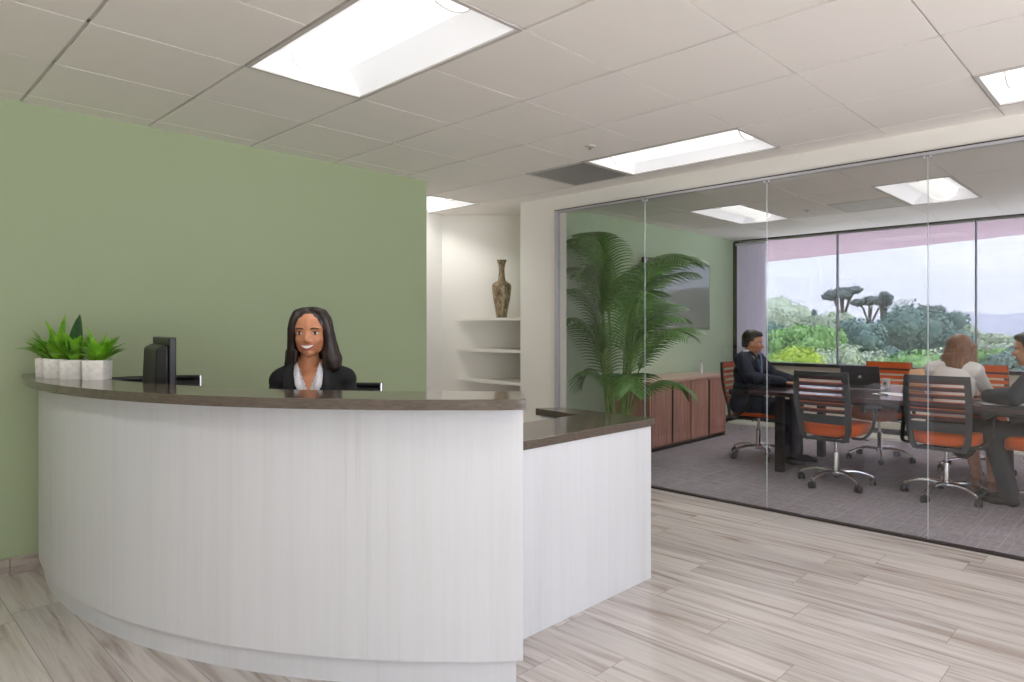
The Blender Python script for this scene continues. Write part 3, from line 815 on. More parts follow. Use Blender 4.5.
# ------------------------------------------------------------------ vertical blinds at the end of the window
bl = empty('vertical_blind', (8.60,4.25,0), 0, 'pale vertical blinds stacked at the left end of the window', 'blinds')
MB().box(-.03,.03,-.24,.2,2.44,2.47).build('head_rail', M['alu'], bl)
N = NT('pale_blind_fabric'); N.b.inputs['Base Color'].default_value = (*lin((240,238,244)),1); N.b.inputs['Roughness'].default_value = .8
tl = N.n('ShaderNodeBsdfTranslucent'); tl.inputs[0].default_value = (*lin((244,240,250)),1); mx = N.n('ShaderNodeMixShader'); mx.inputs[0].default_value = .62
N.l(N.b.outputs[0], mx.inputs[1]); N.l(tl.outputs[0], mx.inputs[2]); N.l(mx.outputs[0], N.out.inputs['Surface']); M['blind'] = N.m
for k in range(9):
    a = R(68+6*math.sin(k*2.1)); y_ = -.2+.046*k
    m = Matrix.Translation((0, y_, 0)) @ Matrix.Rotation(a, 4, 'Z')
    MB().box(-.036,.036,-.0015,.0015,.86,2.44,m).build('slat', M['blind'], bl)

# ------------------------------------------------------------------ vase
v = empty('vase', (4.79,5.14,1.41), 0, 'tall mottled bronze vase on the topmost corner shelf', 'vase')
N = NT('mottled_bronze_glaze'); f = N.noise(N.coords((10,10,6)), 3, 6, .65, .6)
N.l(N.ramp(f, [(.3,(84,66,48)),(.5,(140,122,96)),(.62,(176,162,136)),(.75,(104,84,62))]), N.b.inputs['Base Color']); N.b.inputs['Metallic'].default_value = .35; N.b.inputs['Roughness'].default_value = .34
prof = smoothpath([(.055,0,0),(.062,0,.06),(.088,0,.20),(.100,0,.30),(.097,0,.350),(.066,0,.375),(.042,0,.395),(.034,0,.44),(.029,0,.50),(.034,0,.55),(.050,0,.60)], 4)
pr = [(p.x, p.z) for p in prof]
MB().lathe([(.001,0)]+pr+[(.052,.605),(.046,.603)]+[(max(.02,a-.006), b) for a, b in pr[::-1][:12]]+[(.001,.43)], n=36).build('vase_body', N.m, v)

# ------------------------------------------------------------------ palm
pm = empty('potted_palm', (5.27,3.99,.004), 0, 'tall feathery areca palm in a dark pot behind the glass', 'potted palm')
MB().lathe([(.001,0),(.15,0),(.19,.36),(.20,.37),(.20,.39),(.18,.39),(.175,.34),(.001,.34)], n=28).build('pot', mat('dark_teal_planter', (34,52,52), .35), pm)
MB().lathe([(.176,.345),(.12,.36),(.001,.365)], n=20).build('soil', M['soil'], pm)
M['palm'] = leafmat('palm_leaf', (66,112,50), (112,158,78), .45); M['palmstem'] = mat('palm_stem', (118,142,72), .5, var=.15)
rnd = random.Random(5)
for k in range(23):
    az = (-.82 if k % 2 else 2.32)+rnd.uniform(-1.15,1.15) if k % 5 else k*2.399; r0 = rnd.uniform(.02,.11)
    H = rnd.uniform(.45,1.15); Lr = rnd.uniform(.8,1.1); tilt = rnd.uniform(.05,.30)
    if k < 5: H = 1.1+.1*k % .3; tilt = .10; Lr = .95
    if k in (20,21,22): H = rnd.uniform(.2,.4); Lr = .6; tilt = .5
    tilt = min(tilt, .5)
    b = Vector((r0*math.cos(az), r0*math.sin(az), .35)); d = Vector((math.cos(az), math.sin(az), 0))
    # keep away from the wall and the glass
    wallk = 1.0
    if d.y > .3: wallk = .45
    if d.x < -.35: wallk = min(wallk, .62)
    p = b.copy(); pts = [p.copy()]; nst = 6
    for q in range(nst): p = p + (Vector((0,0,1))*math.cos(tilt)+d*math.sin(tilt)*wallk)*(H/nst); pts.append(p.copy())
    n = 16; el = PI/2-tilt*1.3; rach = [p.copy()]; dirs = []
    for q in range(n):
        u = q/n; e = el-(1.75+.3*math.sin(k))*u**1.3
        dr = Vector((d.x*math.cos(e)*wallk, d.y*math.cos(e)*wallk, math.sin(e))); p = p+dr*(Lr/n); rach.append(p.copy()); dirs.append(dr.normalized())
    st = MB().tube(pts+rach[1:], [.011-.004*i/nst for i in range(nst+1)]+[.006*(1-q/n)+.0015 for q in range(n)], 6)
    fr = st.build('frond_stem', M['palmstem'], pm)
    lf = MB()
    for q in range(1, n+1):
        for sub in (0,.5):
            u = (q-sub)/n; a = rach[q-1].lerp(rach[q], 1-sub) if sub else rach[q]; dr = dirs[q-1]
            side = dr.cross(Vector((0,0,1)));
            side = side.normalized() if side.length > .1 else Vector((-d.y,d.x,0))
            LL_ = .34*math.sin(PI*(.12+.80*u))**.7+.04
            for s in (-1,1):
                v1 = (side*s*.80+dr*.60+Vector((0,0,.12))).normalized(); up = side.cross(dr)*-1
                w = .0095; rows = []; pp = a.copy()
                for g in range(5):
                    t_ = g/4; vv = (v1+Vector((0,0,-1))*t_*.75).normalized()
                    if g: pp = pp+vv*(LL_/4)
                    ww = w*(1-t_**2)+.001; wd = (dr - vv*dr.dot(vv)).normalized()
                    lim = 4.79 if pp.y+3.99 > 4.12 else 4.65
                    if pp.x+5.27 < lim: pp.x = lim-5.27+.01*g
                    if pp.y+3.99 > 4.49: pp.y = 4.49-3.99
                    rows.append([pp-wd*ww, pp+wd*ww])
                lf.grid(rows)
    lf.build('leaflets', M['palm'], fr)
# ------------------------------------------------------------------ people
def fuse(mb, name, mt, voxel=.006, it=6, cut=None, solid=0, parent=None, xf=None):
    """weld overlapping solids into one continuous skin"""
    me = mb.mesh('tmp'); o = bpy.data.objects.new('tmp', me); COL.objects.link(o)
    r = o.modifiers.new('r', 'REMESH'); r.mode = 'VOXEL'; r.voxel_size = voxel; r.use_smooth_shade = True
    s = o.modifiers.new('s', 'SMOOTH'); s.factor = .5; s.iterations = it
    bpy.context.view_layer.update()
    dg = bpy.context.evaluated_depsgraph_get(); out = bpy.data.meshes.new_from_object(o.evaluated_get(dg))
    bpy.data.objects.remove(o); bpy.data.meshes.remove(me)
    if cut:
        bm = bmesh.new(); bm.from_mesh(out)
        kill = [f for f in bm.faces if cut(f.calc_center_median())]
        bmesh.ops.delete(bm, geom=kill, context='FACES'); bm.to_mesh(out); bm.free()
    out.name = name; out.materials.clear(); out.materials.append(mt)
    for p in out.polygons: p.use_smooth = True
    n = bpy.data.objects.new(name, out); COL.objects.link(n)
    if parent is not None: n.parent = parent
    if xf is not None: n.matrix_local = xf
    if solid: m = n.modifiers.new('solid', 'SOLIDIFY'); m.thickness = solid; m.offset = -1
    return n
def hair_mat(name, a, b, c):
    N = NT(name); f = N.noise(N.coords((60,60,3)), 3, 4, .6, .3); N.l(N.ramp(f, [(.3,a),(.52,b),(.72,c)]), N.b.inputs['Base Color'])
    N.b.inputs['Roughness'].default_value = .38; N.bump(f, .5, .004); return N.m
def skin_mat(name, c):
    N = NT(name); f = N.noise(N.coords((20,20,20)), 2, 3)
    N.l(N.ramp(f, [(.3, tuple(x*.95 for x in c)), (.7, tuple(min(255,x*1.04) for x in c))]), N.b.inputs['Base Color'])
    N.b.inputs['Roughness'].default_value = .48; N.b.inputs['Subsurface Weight'].default_value = .08; N.b.inputs['Subsurface Radius'].default_value = (.01,.004,.002)
    return N.m
def hand(mb, wr, dr, up, side, m, curl=.5, k=1.0):
    """palm, four unequal fingers and a thumb; side=+1 puts the thumb to the left of the pointing direction"""
    wr = Vector(wr); dr = Vector(dr).normalized(); up = (Vector(up)-dr*Vector(up).dot(dr)).normalized(); lf = up.cross(dr).normalized()
    for t in (-.022,-.008,.008,.022):
        mb.cap(wr+lf*t*.7*k+dr*.01, wr+dr*.078*k+lf*t*1.15*k, .014*k, .0125*k, 10, m)
    Ls = (.066,.076,.071,.056)
    for q, t in enumerate((.028,.0095,-.0095,-.027)):
        t *= side; p = wr+dr*.078*k+lf*t*k; a = curl*.35+q*.04; L = Ls[q]*k; d = (dr+lf*t*3).normalized()
        for s, fr in enumerate((.45,.32,.25)):
            v = (d*math.cos(a)-up*math.sin(a)).normalized(); p2 = p+v*L*fr
            mb.cap(p, p2, (.0088-.0008*s)*k, (.0082-.0009*s)*k, 8, m); p = p2; a += curl*.45
    p = wr+dr*.022*k+lf*side*.026*k
    v = (dr*.72+lf*side*.62-up*.25).normalized(); p2 = p+v*.045*k; mb.cap(p, p2, .012*k, .0095*k, 8, m)
    v2 = (dr*.93+lf*side*.2-up*.3).normalized(); mb.cap(p2, p2+v2*.032*k, .0092*k, .0078*k, 8, m)
HEAD = [  # centre, radii
 ((-.014,0,.030),(.092,.074,.088)), ((.018,0,-.028),(.064,.059,.082)), ((.048,0,-.093),(.027,.024,.023)),
 ((.016,.027,-.064),(.042,.025,.034)), ((.016,-.027,-.064),(.042,.025,.034)), ((.050,.031,-.030),(.024,.023,.024)), ((.050,-.031,-.030),(.024,.023,.024)),
 ((.060,.026,.022),(.017,.026,.010)), ((.060,-.026,.022),(.017,.026,.010)), ((.064,0,-.060),(.020,.026,.020)),
 ((-.004,.073,-.012),(.017,.009,.030)), ((-.004,-.073,-.012),(.017,.009,.030))]
def face_x(y, z):
    b = -1
    for (c, r) in HEAD[:10]:
        q = 1-((y-c[1])/r[1])**2-((z-c[2])/r[2])**2
        if q > 0: b = max(b, c[0]+r[0]*math.sqrt(q))
    return b if b > -1 else .03
def head_skin(mb, m, nose=1.0):
    for c, r in HEAD: mb.ball(c, r, 20, m)
    mb.cap((.074,0,.004),(.095,0,-.030),.0075,.0095*nose,10,m); mb.ball((.092,0,-.034),(.012,.0105,.009),12,m)
    for s in (-1,1): mb.ball((.083,s*.0115,-.037),(.011,.007,.007),10,m)
EYEW = mat('eye_white', (212,206,202), .3); EYED = mat('dark_brown_iris', (34,20,14), .15); TEETH = mat('teeth', (244,240,234), .25)
def face(p, H, lipm, browm, smile=False, brow_t=.0034):
    for s in (-1,1):
        x = face_x(s*.031, 0)
        e = MB(); q = Matrix.Rotation(-s*R(-14), 4, 'Z').to_3x3()
        e.ball((x-.0030, s*.031, 0), (.0085,.0138,.0070 if smile else .0070), 14, H, q); e = e.build('eye', EYEW, p)
        MB().ball((x+.0022, s*.0305, .0003), (.0038,.0072,.0072), 12, H).build('iris', EYED, e)
        l = MB(); pts = [H @ Vector((face_x(s*(.019+.024*k/6), .004)+.004-.0006*k, s*(.019+.024*k/6), .0045+.0038*math.sin(PI*k/6))) for k in range(7)]
        l.tube(pts, [.0006,.0014,.0017,.0017,.0017,.0014,.0006], 6); l.build('eyelash', browm, e)
        b = MB(); pts = [H @ Vector((face_x(s*(.014+.034*k/6), .021)+.0022, s*(.014+.034*k/6), .020+.0055*math.sin(PI*(k/6)**.8*.8)-(.002 if k == 6 else 0))) for k in range(7)]
        b.tube(pts, [brow_t*.6,brow_t,brow_t,brow_t*.95,brow_t*.8,brow_t*.6,brow_t*.3], 6, flat=1.0); b.build('eyebrow', browm, p)
    zc = -.062; hw = .032 if smile else .023; N_ = 12
    def row(up, lift): 
        out = []
        for k in range(N_+1):
            y = -hw+2*hw*k/N_; u = abs(y)/hw; z = zc+lift*u*u+up*(1-u*u); out.append(Vector((face_x(y, z), y, z)))
        return out
    lift = .011 if smile else .001
    if smile:
        a, b = row(.0050, lift), row(-.0090, lift)
        MB().grid([[H @ (v+Vector((.0022,0,0))) for v in a],[H @ (v*.5+w_*.5+Vector((.0034,0,0))) for v, w_ in zip(a,b)],[H @ (v+Vector((.0018,0,0))) for v in b]]).build('teeth', TEETH, p)
        up_, lo = row(.0070, lift), row(-.0115, lift)
    else: up_, lo = row(.0022, lift), row(-.0034, lift)
    th = .0026 if smile else .0028
    prof = [.0007]+[th]*(N_-1)+[.0007]
    lp = MB().tube([H @ (v+Vector((.0016,0,0))) for v in up_], prof, 8).tube([H @ (v+Vector((.0018,0,0))) for v in lo], [q*1.25 for q in prof], 8)
    lp.build('lips', lipm, p)

class Body:
    def __init__(s, loc, yaw, P, skin, k=1.0, w=1.0):
        s.loc = loc; s.yaw = yaw; s.P = P; s.skin = skin; s.k = k; s.w = w
        s.lean = P.get('lean', 0)
    def torso(s, mb, inf=0.0, neck=False):
        P = s.P; q = Matrix.Rotation(s.lean, 3, 'Y'); w = s.w
        hip, ch = Vector(P['hip']), Vector(P['chest']); mid = hip.lerp(ch, .5)
        I = lambda r: tuple(x+inf for x in r)
        mb.ball(hip, I((.125,.168,.11)), 20); mb.ball(hip.lerp(ch,.28), I((.112,.150*w,.13)), 20, None, q)
        mb.ball(mid, I((.106,.138*w,.14)), 20, None, q); mb.ball(ch, I((.112,.156*w,.155)), 20, None, q)
        mb.ball(ch+q@Vector((-.005,0,.085)), I((.092,.145*w,.085)), 20, None, q)
        if P.get('bust'):
            for t in (-1,1): mb.ball(ch+q@Vector((.072,t*.07,.0)), I((.052,.058,.055)), 14, None, q)
        nb = Vector(P['neck'])
        for t, S_ in ((1,'shl'),(-1,'shr')):
            sh = Vector(P[S_]); mb.cap(nb+Vector((-.01,t*.035,-.035)), sh, .052+inf, .052+inf, 14)
            mb.cap(nb+Vector((-.012,t*.02,.012)), sh.lerp(nb,.12)+Vector((0,0,.0)), .038+inf*.6, .040+inf*.6, 12)
    def arms(s, mb, inf=0.0, end=1.0):
        P = s.P; k = s.k
        for a in 'lr':
            sh, el, wr = (Vector(P[n+a]) for n in ('sh','el','wr'))
            mb.cap(sh, el, (.050+inf)*k, (.040+inf)*k, 14); mb.cap(el, el.lerp(wr, end), (.040+inf)*k, ((.030+inf) if inf else .026)*k, 14)
    def legs(s, mb, inf=0.0, end=1.0, flare=0):
        P = s.P
        for t, a in ((1,'l'),(-1,'r')):
            hp = Vector(P['hip'])+Vector((.0,t*.085,-.01)); kn, an = Vector(P['kn'+a]), Vector(P['an'+a])
            mb.cap(hp, kn, .085+inf, .055+inf, 16); mb.cap(kn, kn.lerp(an,.35), .054+inf, .054+inf, 14); mb.cap(kn.lerp(an,.35), kn.lerp(an,end), .054+inf, .036+inf+flare, 14)
    def build(s, label):
        P = s.P; mb = MB(); H = Matrix.Translation(P['head']) @ Matrix.Rotation(P.get('hyaw',0),4,'Z') @ Matrix.Rotation(P.get('hpitch',0),4,'Y') @ Matrix.Scale(P.get('hs',1.0), 4) @ Matrix.Diagonal((1, P.get('hw',1.0), 1, 1))
        s.H = H
        head_skin(mb, H); nk = Vector(P['neck'])
        mb.cap(H @ Vector((-.018,0,-.06)), nk+Vector((0,0,-.02)), .050*s.k, .054*s.k, 16)
        s.torso(mb); s.arms(mb); s.legs(mb)
        for a, sd in (('l',-1),('r',1)):
            wr, el = Vector(P['wr'+a]), Vector(P['el'+a])
            hand(mb, wr, P.get('hd'+a, wr-el), P.get('hu'+a, (0,0,1)), sd, None, P.get('curl',.5), P.get('hk',1.0))
        for a in 'lr':
            an = Vector(P['an'+a]); f = Vector(P.get('ft'+a, (1,0,0))); mb.cap(an, an+Vector((0,0,-.05)), .036,.032,10); mb.cap(an+Vector((0,0,-.055)), an+f*.15+Vector((0,0,-.07)), .03,.022,10)
        o = fuse(mb, 'person', s.skin, .0055, 4)
        o.location = s.loc; o.rotation_euler = (0,0,s.yaw); tag(o, label, 'person'); s.o = o
        return o
    def shoes(s, m, heel=False):
        for a in 'lr':
            an = Vector(s.P['an'+a]); f = Vector(s.P.get('ft'+a,(1,0,0))).normalized(); b = MB(); g = Vector((an.x, an.y, an.z))
            z0 = an.z-.08
            b.cap(g+Vector((0,0,-.02))-f*.01, g+Vector((0,0,-.05))-f*.015, .040,.040,14).cap(g-f*.03+Vector((0,0,-.048)), g+f*.10+Vector((0,0,-.052)), .034,.036,14).cap(g+f*.08+Vector((0,0,-.055)), g+f*.185+Vector((0,0,-.066)), .038,.020,14)
            o = fuse(b, 'shoe', m, .005, 4, None, 0, s.o)
def lapel_cut(nz, vz, hw, xmin=-.02):
    """opening of a jacket front: V from neck height nz down to vz"""
    def f(c):
        if c.x < xmin or c.z > 5: return False
        if c.z >= vz and c.z <= nz+.2:
            return abs(c.y) < hw*(c.z-vz)/(nz-vz)
        return False
    return f

def seated(dz=0, lean=.06, w=1.0, hw=.19, sit=.0):
    """neutral seated skeleton, local x forward"""
    L = math.tan(lean); hz = .555+dz
    sh_z = 1.005+dz; X = lambda z: (z-hz)*L
    P = dict(hip=(0,0,hz), chest=(X(.865+dz),0,.865+dz), neck=(X(1.05+dz)-.01,0,1.055+dz), head=(X(1.17+dz)+.015,0,1.185+dz),
             shl=(X(sh_z),hw*w,sh_z-.005), shr=(X(sh_z),-hw*w,sh_z-.005), ell=(.10+X(.8),.25,.76+dz), elr=(.10+X(.8),-.25,.76+dz), wrl=(.36,.16,.80+dz), wrr=(.36,-.16,.80+dz),
             knl=(.42,.11,.55+dz), knr=(.42,-.11,.55+dz), anl=(.42,.12,.10), anr=(.42,-.12,.10), lean=lean)
    return P

LIPP = mat('pink_lips', (178,92,84), .4); LIPM = mat('natural_lips', (170,108,90), .45)
BROW = mat('dark_brows', (38,26,20), .7); BROWB = mat('brown_brows', (96,66,46), .7)
WHITE = mat('white_shirt_cotton', (236,236,242), .7, bump=.1)
# --- receptionist
P = seated(.085, .03, .92, .185)
P['bust'] = True; P['hyaw'] = R(-13); P['hpitch'] = R(2); P['hs'] = 1.0; P['hw'] = 1.14
hx, hy = 1.60, 3.10
P['head'] = (.03,.010,1.290); P['neck'] = (-.01,0,1.135); P['chest'] = (.01,.025,.945)
P['shl'] = (-.005,.165,1.058); P['shr'] = (-.005,-.118,1.058)
P['ell'] = (.06,.225,.83); P['elr'] = (.06,-.180,.83); P['wrl'] = (.25,.12,.825); P['wrr'] = (.25,-.12,.825); P['curl'] = .5
P['anl'] = (.40,.12,.16); P['anr'] = (.40,-.12,.16)
B = Body((hx,hy,0), math.atan2(-hy,-hx)+R(0), P, skin_mat('warm_brown_skin', (196,134,98)), .88, .90)
me_ = B.build('smiling receptionist with long dark hair in a black blazer, seated behind the curved counter')
face(me_, B.H, LIPP, BROW, True)
BLK = mat('black_blazer_cloth', (14,14,18), .85, bump=.1)
j = MB(); B.torso(j, .012); B.arms(j, .010, .92); jk = fuse(j, 'blazer', BLK, .007, 6, lambda c: (lapel_cut(1.15, .62, .072)(c)) or (c.z > 1.118 and c.x > -.045 and abs(c.y) < .06) or c.z < .50, .005, me_)
SH = mat('pale_patterned_blouse', (206,204,210), .7, var=.10, vscale=(40,40,40))
j = MB(); B.torso(j, .004); fuse(j, 'blouse', SH, .006, 5, lambda c: lapel_cut(1.13, 1.0, .046)(c) or c.z > 1.13 or c.z < .52, .002, me_)
# collar wings and lapels
for t in (-1,1):
    cl = MB()
    rows = [[(.035,t*.052,1.150),(.075,t*.040,1.115),(.118,t*.030,1.060),(.135,t*.016,1.005)],[(.028,t*.064,1.140),(.080,t*.066,1.095),(.128,t*.060,1.045),(.146,t*.040,1.010)]]
    cl.grid(rows); cl.build('collar', SH, me_, solid=.003)
    lp = MB()
    rows = [[(.02,t*.068,1.150),(.085,t*.070,1.10),(.130,t*.062,1.02),(.142,t*.050,.93),(.135,t*.030,.80)],[(.01,t*.088,1.145),(.078,t*.108,1.095),(.125,t*.116,1.03),(.142,t*.090,.95),(.137,t*.036,.79)]]
    lp.grid(rows); lp.build('lapel', BLK, me_, solid=.004)
# long hair, parted, falling over the shoulders
HM = hair_mat('dark_brown_hair', (16,10,9), (34,21,17), (66,42,32)); h = MB(); H = B.H
h.ball((-.030,0,.040),(.100,.087,.088),22,H); h.ball((-.050,0,-.045),(.062,.086,.10),20,H)
for t, ww in ((1,1.12),(-1,.74)):
    yk = .94 if t > 0 else .90
    pth = [(.026,t*.020,.112),(.030,t*.050,.098),(.030,t*.071,.062),(.026,t*.078,.020),(.016,t*.082,-.03),(.006,t*.086,-.085),(.0,t*(.092 if t > 0 else .084),-.130),(.004,t*(.098 if t > 0 else .082),-.165 if t < 0 else -.160)]
    rr = [.014,.017,.018,.020,.022*(.5+ww/2),.027*ww,.033*ww,.026*ww]
    pth = [(x,y*(yk if k > 1 else 1),z) for k, (x,y,z) in enumerate(pth)]
    for a_, b_, r0, r1 in zip(pth, pth[1:], rr, rr[1:]): h.cap(a_, b_, r0, r1, 14, H)
    for a_, b_, r0, r1 in zip(pth, pth[1:], rr, rr[1:]): h.cap((a_[0]-.04,a_[1],a_[2]), (b_[0]-.045,b_[1],b_[2]), r0, r1*1.05, 14, H)
    for q in range(5):      # loose locks at the ends
        y_ = t*(.062+.012*q)*yk; h.cap((.022-.012*q,y_,-.09),(.026-.010*q,y_*1.12,-.178-.008*((q*3)%4)),.012,.005,8,H)
hr = fuse(h, 'hair', HM, .005, 5, None, 0, me_)
office_chair(hx+.045, hy+.005, R(219), 1.018, 'black mesh office chair with a chrome edge under the receptionist', False, .565, .3, .235)
j = MB(); B.legs(j, .012, 1.0); j.ball(P['hip'], (.14,.182,.115), 18); fuse(j, 'trousers', BLK, .009, 5, lambda c: c.z > .70, 0, me_); B.shoes(M['shoe'])

# --- man in a navy suit at the end of the table
def suit_man(loc, yaw, P, skin, suit, label, tie=None, hairc=None, w=1.0, hs=1.0, brow=BROW):
    P['hs'] = hs
    B = Body(loc, yaw, P, skin, 1.12, w); o = B.build(label); face(o, B.H, LIPM, brow, False, .0034)
    nz = P['neck'][2]; ch = Vector(P['chest'])
    j = MB(); B.torso(j, .026); B.arms(j, .018, .93)
    fuse(j, 'suit_jacket', suit, .008, 7, lambda c: lapel_cut(nz+.03, ch.z-.08, .07)(c-Vector(((c.z-P['hip'][2])*math.tan(P['lean']),0,0))) or (c.z > nz+.028) or c.z < P['hip'][2]-.09, .005, o)
    j = MB(); B.torso(j, .013); 
    for a in 'lr':
        el, wr = Vector(P['el'+a]), Vector(P['wr'+a]); j.cap(el.lerp(wr,.85), el.lerp(wr,.975), .037, .036, 14)
    nk = Vector(P['neck']); j.cap(nk+Vector((0,0,.0)), nk+Vector((.004,0,.045)), .066, .062, 16)
    fuse(j, 'shirt', WHITE, .006, 4, lambda c: c.z > nz+.05 or (c.z < P['hip'][2] and abs(c.y) < .2 and c.x < .15), 0, o)
    j = MB(); B.legs(j, .014, .97, .016); j.ball(P['hip'], (.145,.185,.12), 18)
    fuse(j, 'trousers', suit, .009, 6, lambda c: c.z > P['hip'][2]+.10, 0, o)
    for t in (-1,1):
        X = lambda z: (z-P['hip'][2])*math.tan(P['lean'])
        zz = [nz+.03, nz-.03, ch.z+.06, ch.z-.07]; 
        rows = [[(X(z)+a_, t*b_, z) for z, a_, b_ in zip(zz,(.045,.108,.142,.142),(.070,.066,.042,.006))],[(X(z)+a_, t*b_, z) for z, a_, b_ in zip(zz,(.03,.100,.140,.144),(.09,.108,.10,.018))]]
        MB().grid(rows).build('lapel', suit, o, solid=.004)
    if tie:
        X = lambda z: (z-P['hip'][2])*math.tan(P['lean']); T = MB(); rows = []
        for z, x_, hw in ((nz+.025,.078,.016),(nz-.0,.112,.020),(nz-.03,.124,.015),(ch.z+.04,.139,.026),(ch.z-.08,.142,.032)):
            rows.append([(X(z)+x_-.004,-hw,z),(X(z)+x_,0,z),(X(z)+x_-.004,hw,z)])
        T.grid(rows).build('necktie', tie, o, solid=.006)
    h = MB(); h.ball((-.020,0,.040),(.099,.0815,.088),22,B.H); h.ball((-.05,0,-.01),(.062,.074,.075),18,B.H); h.ball((.035,0,.085),(.045,.055,.030),16,B.H)
    Hi = B.H.inverted()
    def hc(c):
        c = Hi @ c
        pts = [(-.12,-.062),(-.04,-.05),(-.018,-.012),(.012,.004),(.024,.05),(.055,.066),(.12,.074)]
        for (xa, za), (xb, zb_) in zip(pts, pts[1:]):
            if xa <= c.x <= xb: return c.z < za+(zb_-za)*(c.x-xa)/(xb-xa)
        return False
    fuse(h, 'hair', hairc, .005, 4, hc, 0, o)
    B.shoes(M['shoe']); return B
NAVY = mat('navy_suit_cloth', (30,36,54), .8, bump=.1); GREY = mat('charcoal_suit_cloth', (38,42,52), .8, bump=.1)
DH = hair_mat('short_dark_hair', (22,16,13), (42,31,25), (70,54,44))
P = seated(-.01, .10, 1.0, .195)
P['head'] = (.085,0,1.160); P['hyaw'] = R(10); P['hpitch'] = R(8)
P['ell'] = (.17,.27,.83); P['elr'] = (.17,-.27,.83); P['wrl'] = (.44,.14,.785); P['wrr'] = (.44,-.12,.785); P['hdl'] = (.9,-.3,-.05); P['hdr'] = (.95,.2,-.05); P['curl'] = .35
P['knl'] = (.44,.14,.53); P['knr'] = (.44,-.10,.53); P['anl'] = (.46,.16,.09); P['anr'] = (.42,-.08,.09)
suit_man((6.31,3.17,0), -PI/2+.06, P, skin_mat('tan_skin', (190,132,98)), NAVY, 'man with short dark hair in a navy suit at the left end of the table', mat('blue_grey_tie', (96,112,150), .5), DH, 1.0, 1.04)
# --- man in a charcoal suit at the right edge
P = seated(-.01, .17, 1.0, .20)
P['head'] = (.20,.0,1.155); P['hyaw'] = R(6); P['hpitch'] = R(6)
P['ell'] = (.20,.28,.82); P['elr'] = (.22,-.27,.81); P['wrl'] = (.47,.02,.79); P['wrr'] = (.50,-.18,.785); P['hdl'] = (.8,-.5,-.05); P['hdr'] = (.95,.1,-.03); P['curl'] = .4
P['knl'] = (.40,.12,.52); P['knr'] = (.40,-.10,.53); P['anl'] = (.28,.12,.09); P['anr'] = (.40,-.12,.09)
suit_man((5.96,.58,0), R(80), P, skin_mat('fair_tan_skin', (206,150,118)), GREY, 'man in a charcoal suit at the right edge, in profile facing the woman', None, DH, 1.05, 1.06)
# --- woman with bobbed hair, back to the camera
P = seated(-.015, .20, .9, .158)
P['bust'] = True; P['head'] = (.17,-.03,1.135); P['hyaw'] = R(-14); P['hpitch'] = R(8)
P['ell'] = (.24,.20,.80); P['elr'] = (.25,-.20,.80); P['wrl'] = (.44,.08,.785); P['wrr'] = (.46,-.10,.785); P['hdr'] = (.9,-.3,0)
P['knl'] = (.40,-.02,.52); P['knr'] = (.38,-.20,.52); P['anl'] = (.36,-.10,.12); P['anr'] = (.28,-.22,.12); P['ftl'] = (.9,-.4,0); P['ftr'] = (.9,-.4,0)
B = Body((5.84,1.25,0), -.04, P, skin_mat('light_skin', (214,160,128)), .88, .88)
wm = B.build('woman with bobbed auburn hair in a white blouse, her back to the glass')
face(wm, B.H, LIPP, BROWB)
BLO = mat('ivory_blouse', (226,224,220), .7, bump=.1)
j = MB(); B.torso(j, .014); B.arms(j, .014, .55); fuse(j, 'blouse', BLO, .007, 6, lambda c: c.z < .50 or (c.z > P['neck'][2]+.012 and abs(c.y) < .08), .004, wm)
j = MB(); j.ball(P['hip'], (.145,.185,.125), 20)
for t, a in ((1,'l'),(-1,'r')): j.cap(Vector(P['hip'])+Vector((0,t*.08,-.01)), P['kn'+a], .105, .085, 16)
j.cap((.12,.0,.50),(.40,-.10,.47),.10,.11,16).cap((.30,.06,.50),(.36,.0,.36),.10,.10,14)
fuse(j, 'skirt', BLK, .009, 6, lambda c: c.z > .64, 0, wm)
B.shoes(mat('nude_pumps', (150,96,66), .4))
HB = hair_mat('auburn_hair', (70,40,22), (116,72,42), (168,116,74)); h = MB(); H = B.H
h.ball((-.022,0,.034),(.104,.092,.094),22,H); h.ball((-.05,0,-.04),(.074,.100,.12),20,H)
for t in (-1,1): h.ball((-.032,t*.05,-.075),(.070,.052,.085),18,H); h.cap((.03,t*.074,.03),(.025,t*.090,-.13),.028,.030,12,H)
for k in range(11):
    a = PI/2+.35+(PI-.7)*k/10; x_, y_ = -.046+.078*math.cos(a), .090*math.sin(a); h.cap((x_,y_,-.06),(x_*1.05-.004,y_*1.04,-.172+.010*(k%2)),.024,.017,10,H)
fuse(h, 'hair', HB, .005, 3, None, 0, wm)
# ------------------------------------------------------------------ outdoors
struct(MB().add([(XW+.15,-6,2.62),(9.2,-6,2.62),(13.8,9,2.62),(XW+.15,9,2.62),(XW+.15,-6,2.85),(9.2,-6,2.85),(13.8,9,2.85),(XW+.15,9,2.85)],
   [(0,1,2,3)[::-1],(4,5,6,7),(0,1,5,4),(1,2,6,5),(2,3,7,6),(3,0,4,7)]).build('roof_overhang', mat('mauve_stucco', (164,140,150), .85)))
def ground_h(px, d):
    """terrain height by bearing column and distance"""
    base = -7.0
    left = max(0, min(1, (960-px)/170))
    hill = left*(10.2*max(0, min(1, (d-35)/60))**1.2)
    return base + hill + (.01*(d-60) if d > 60 else 0)*(1-left)*.6
rows = []
for k in range(40):
    d = 14*(1.085**k); rows.append([(lambda p: (p[0], p[1], ground_h(px, d)+mnoise.noise(Vector((p[0]*.05,p[1]*.05,0)))*.9))(at(px, d)) for px in range(600, 1500, 30)])
N = NT('dry_grass_hillside'); f = N.noise(N.coords((.05,.05,.05)), 4, 6, .65)
N.l(N.ramp(f, [(.3,(96,118,66)),(.5,(160,156,112)),(.7,(206,192,160))]), N.b.inputs['Base Color']); N.b.inputs['Roughness'].default_value = .95
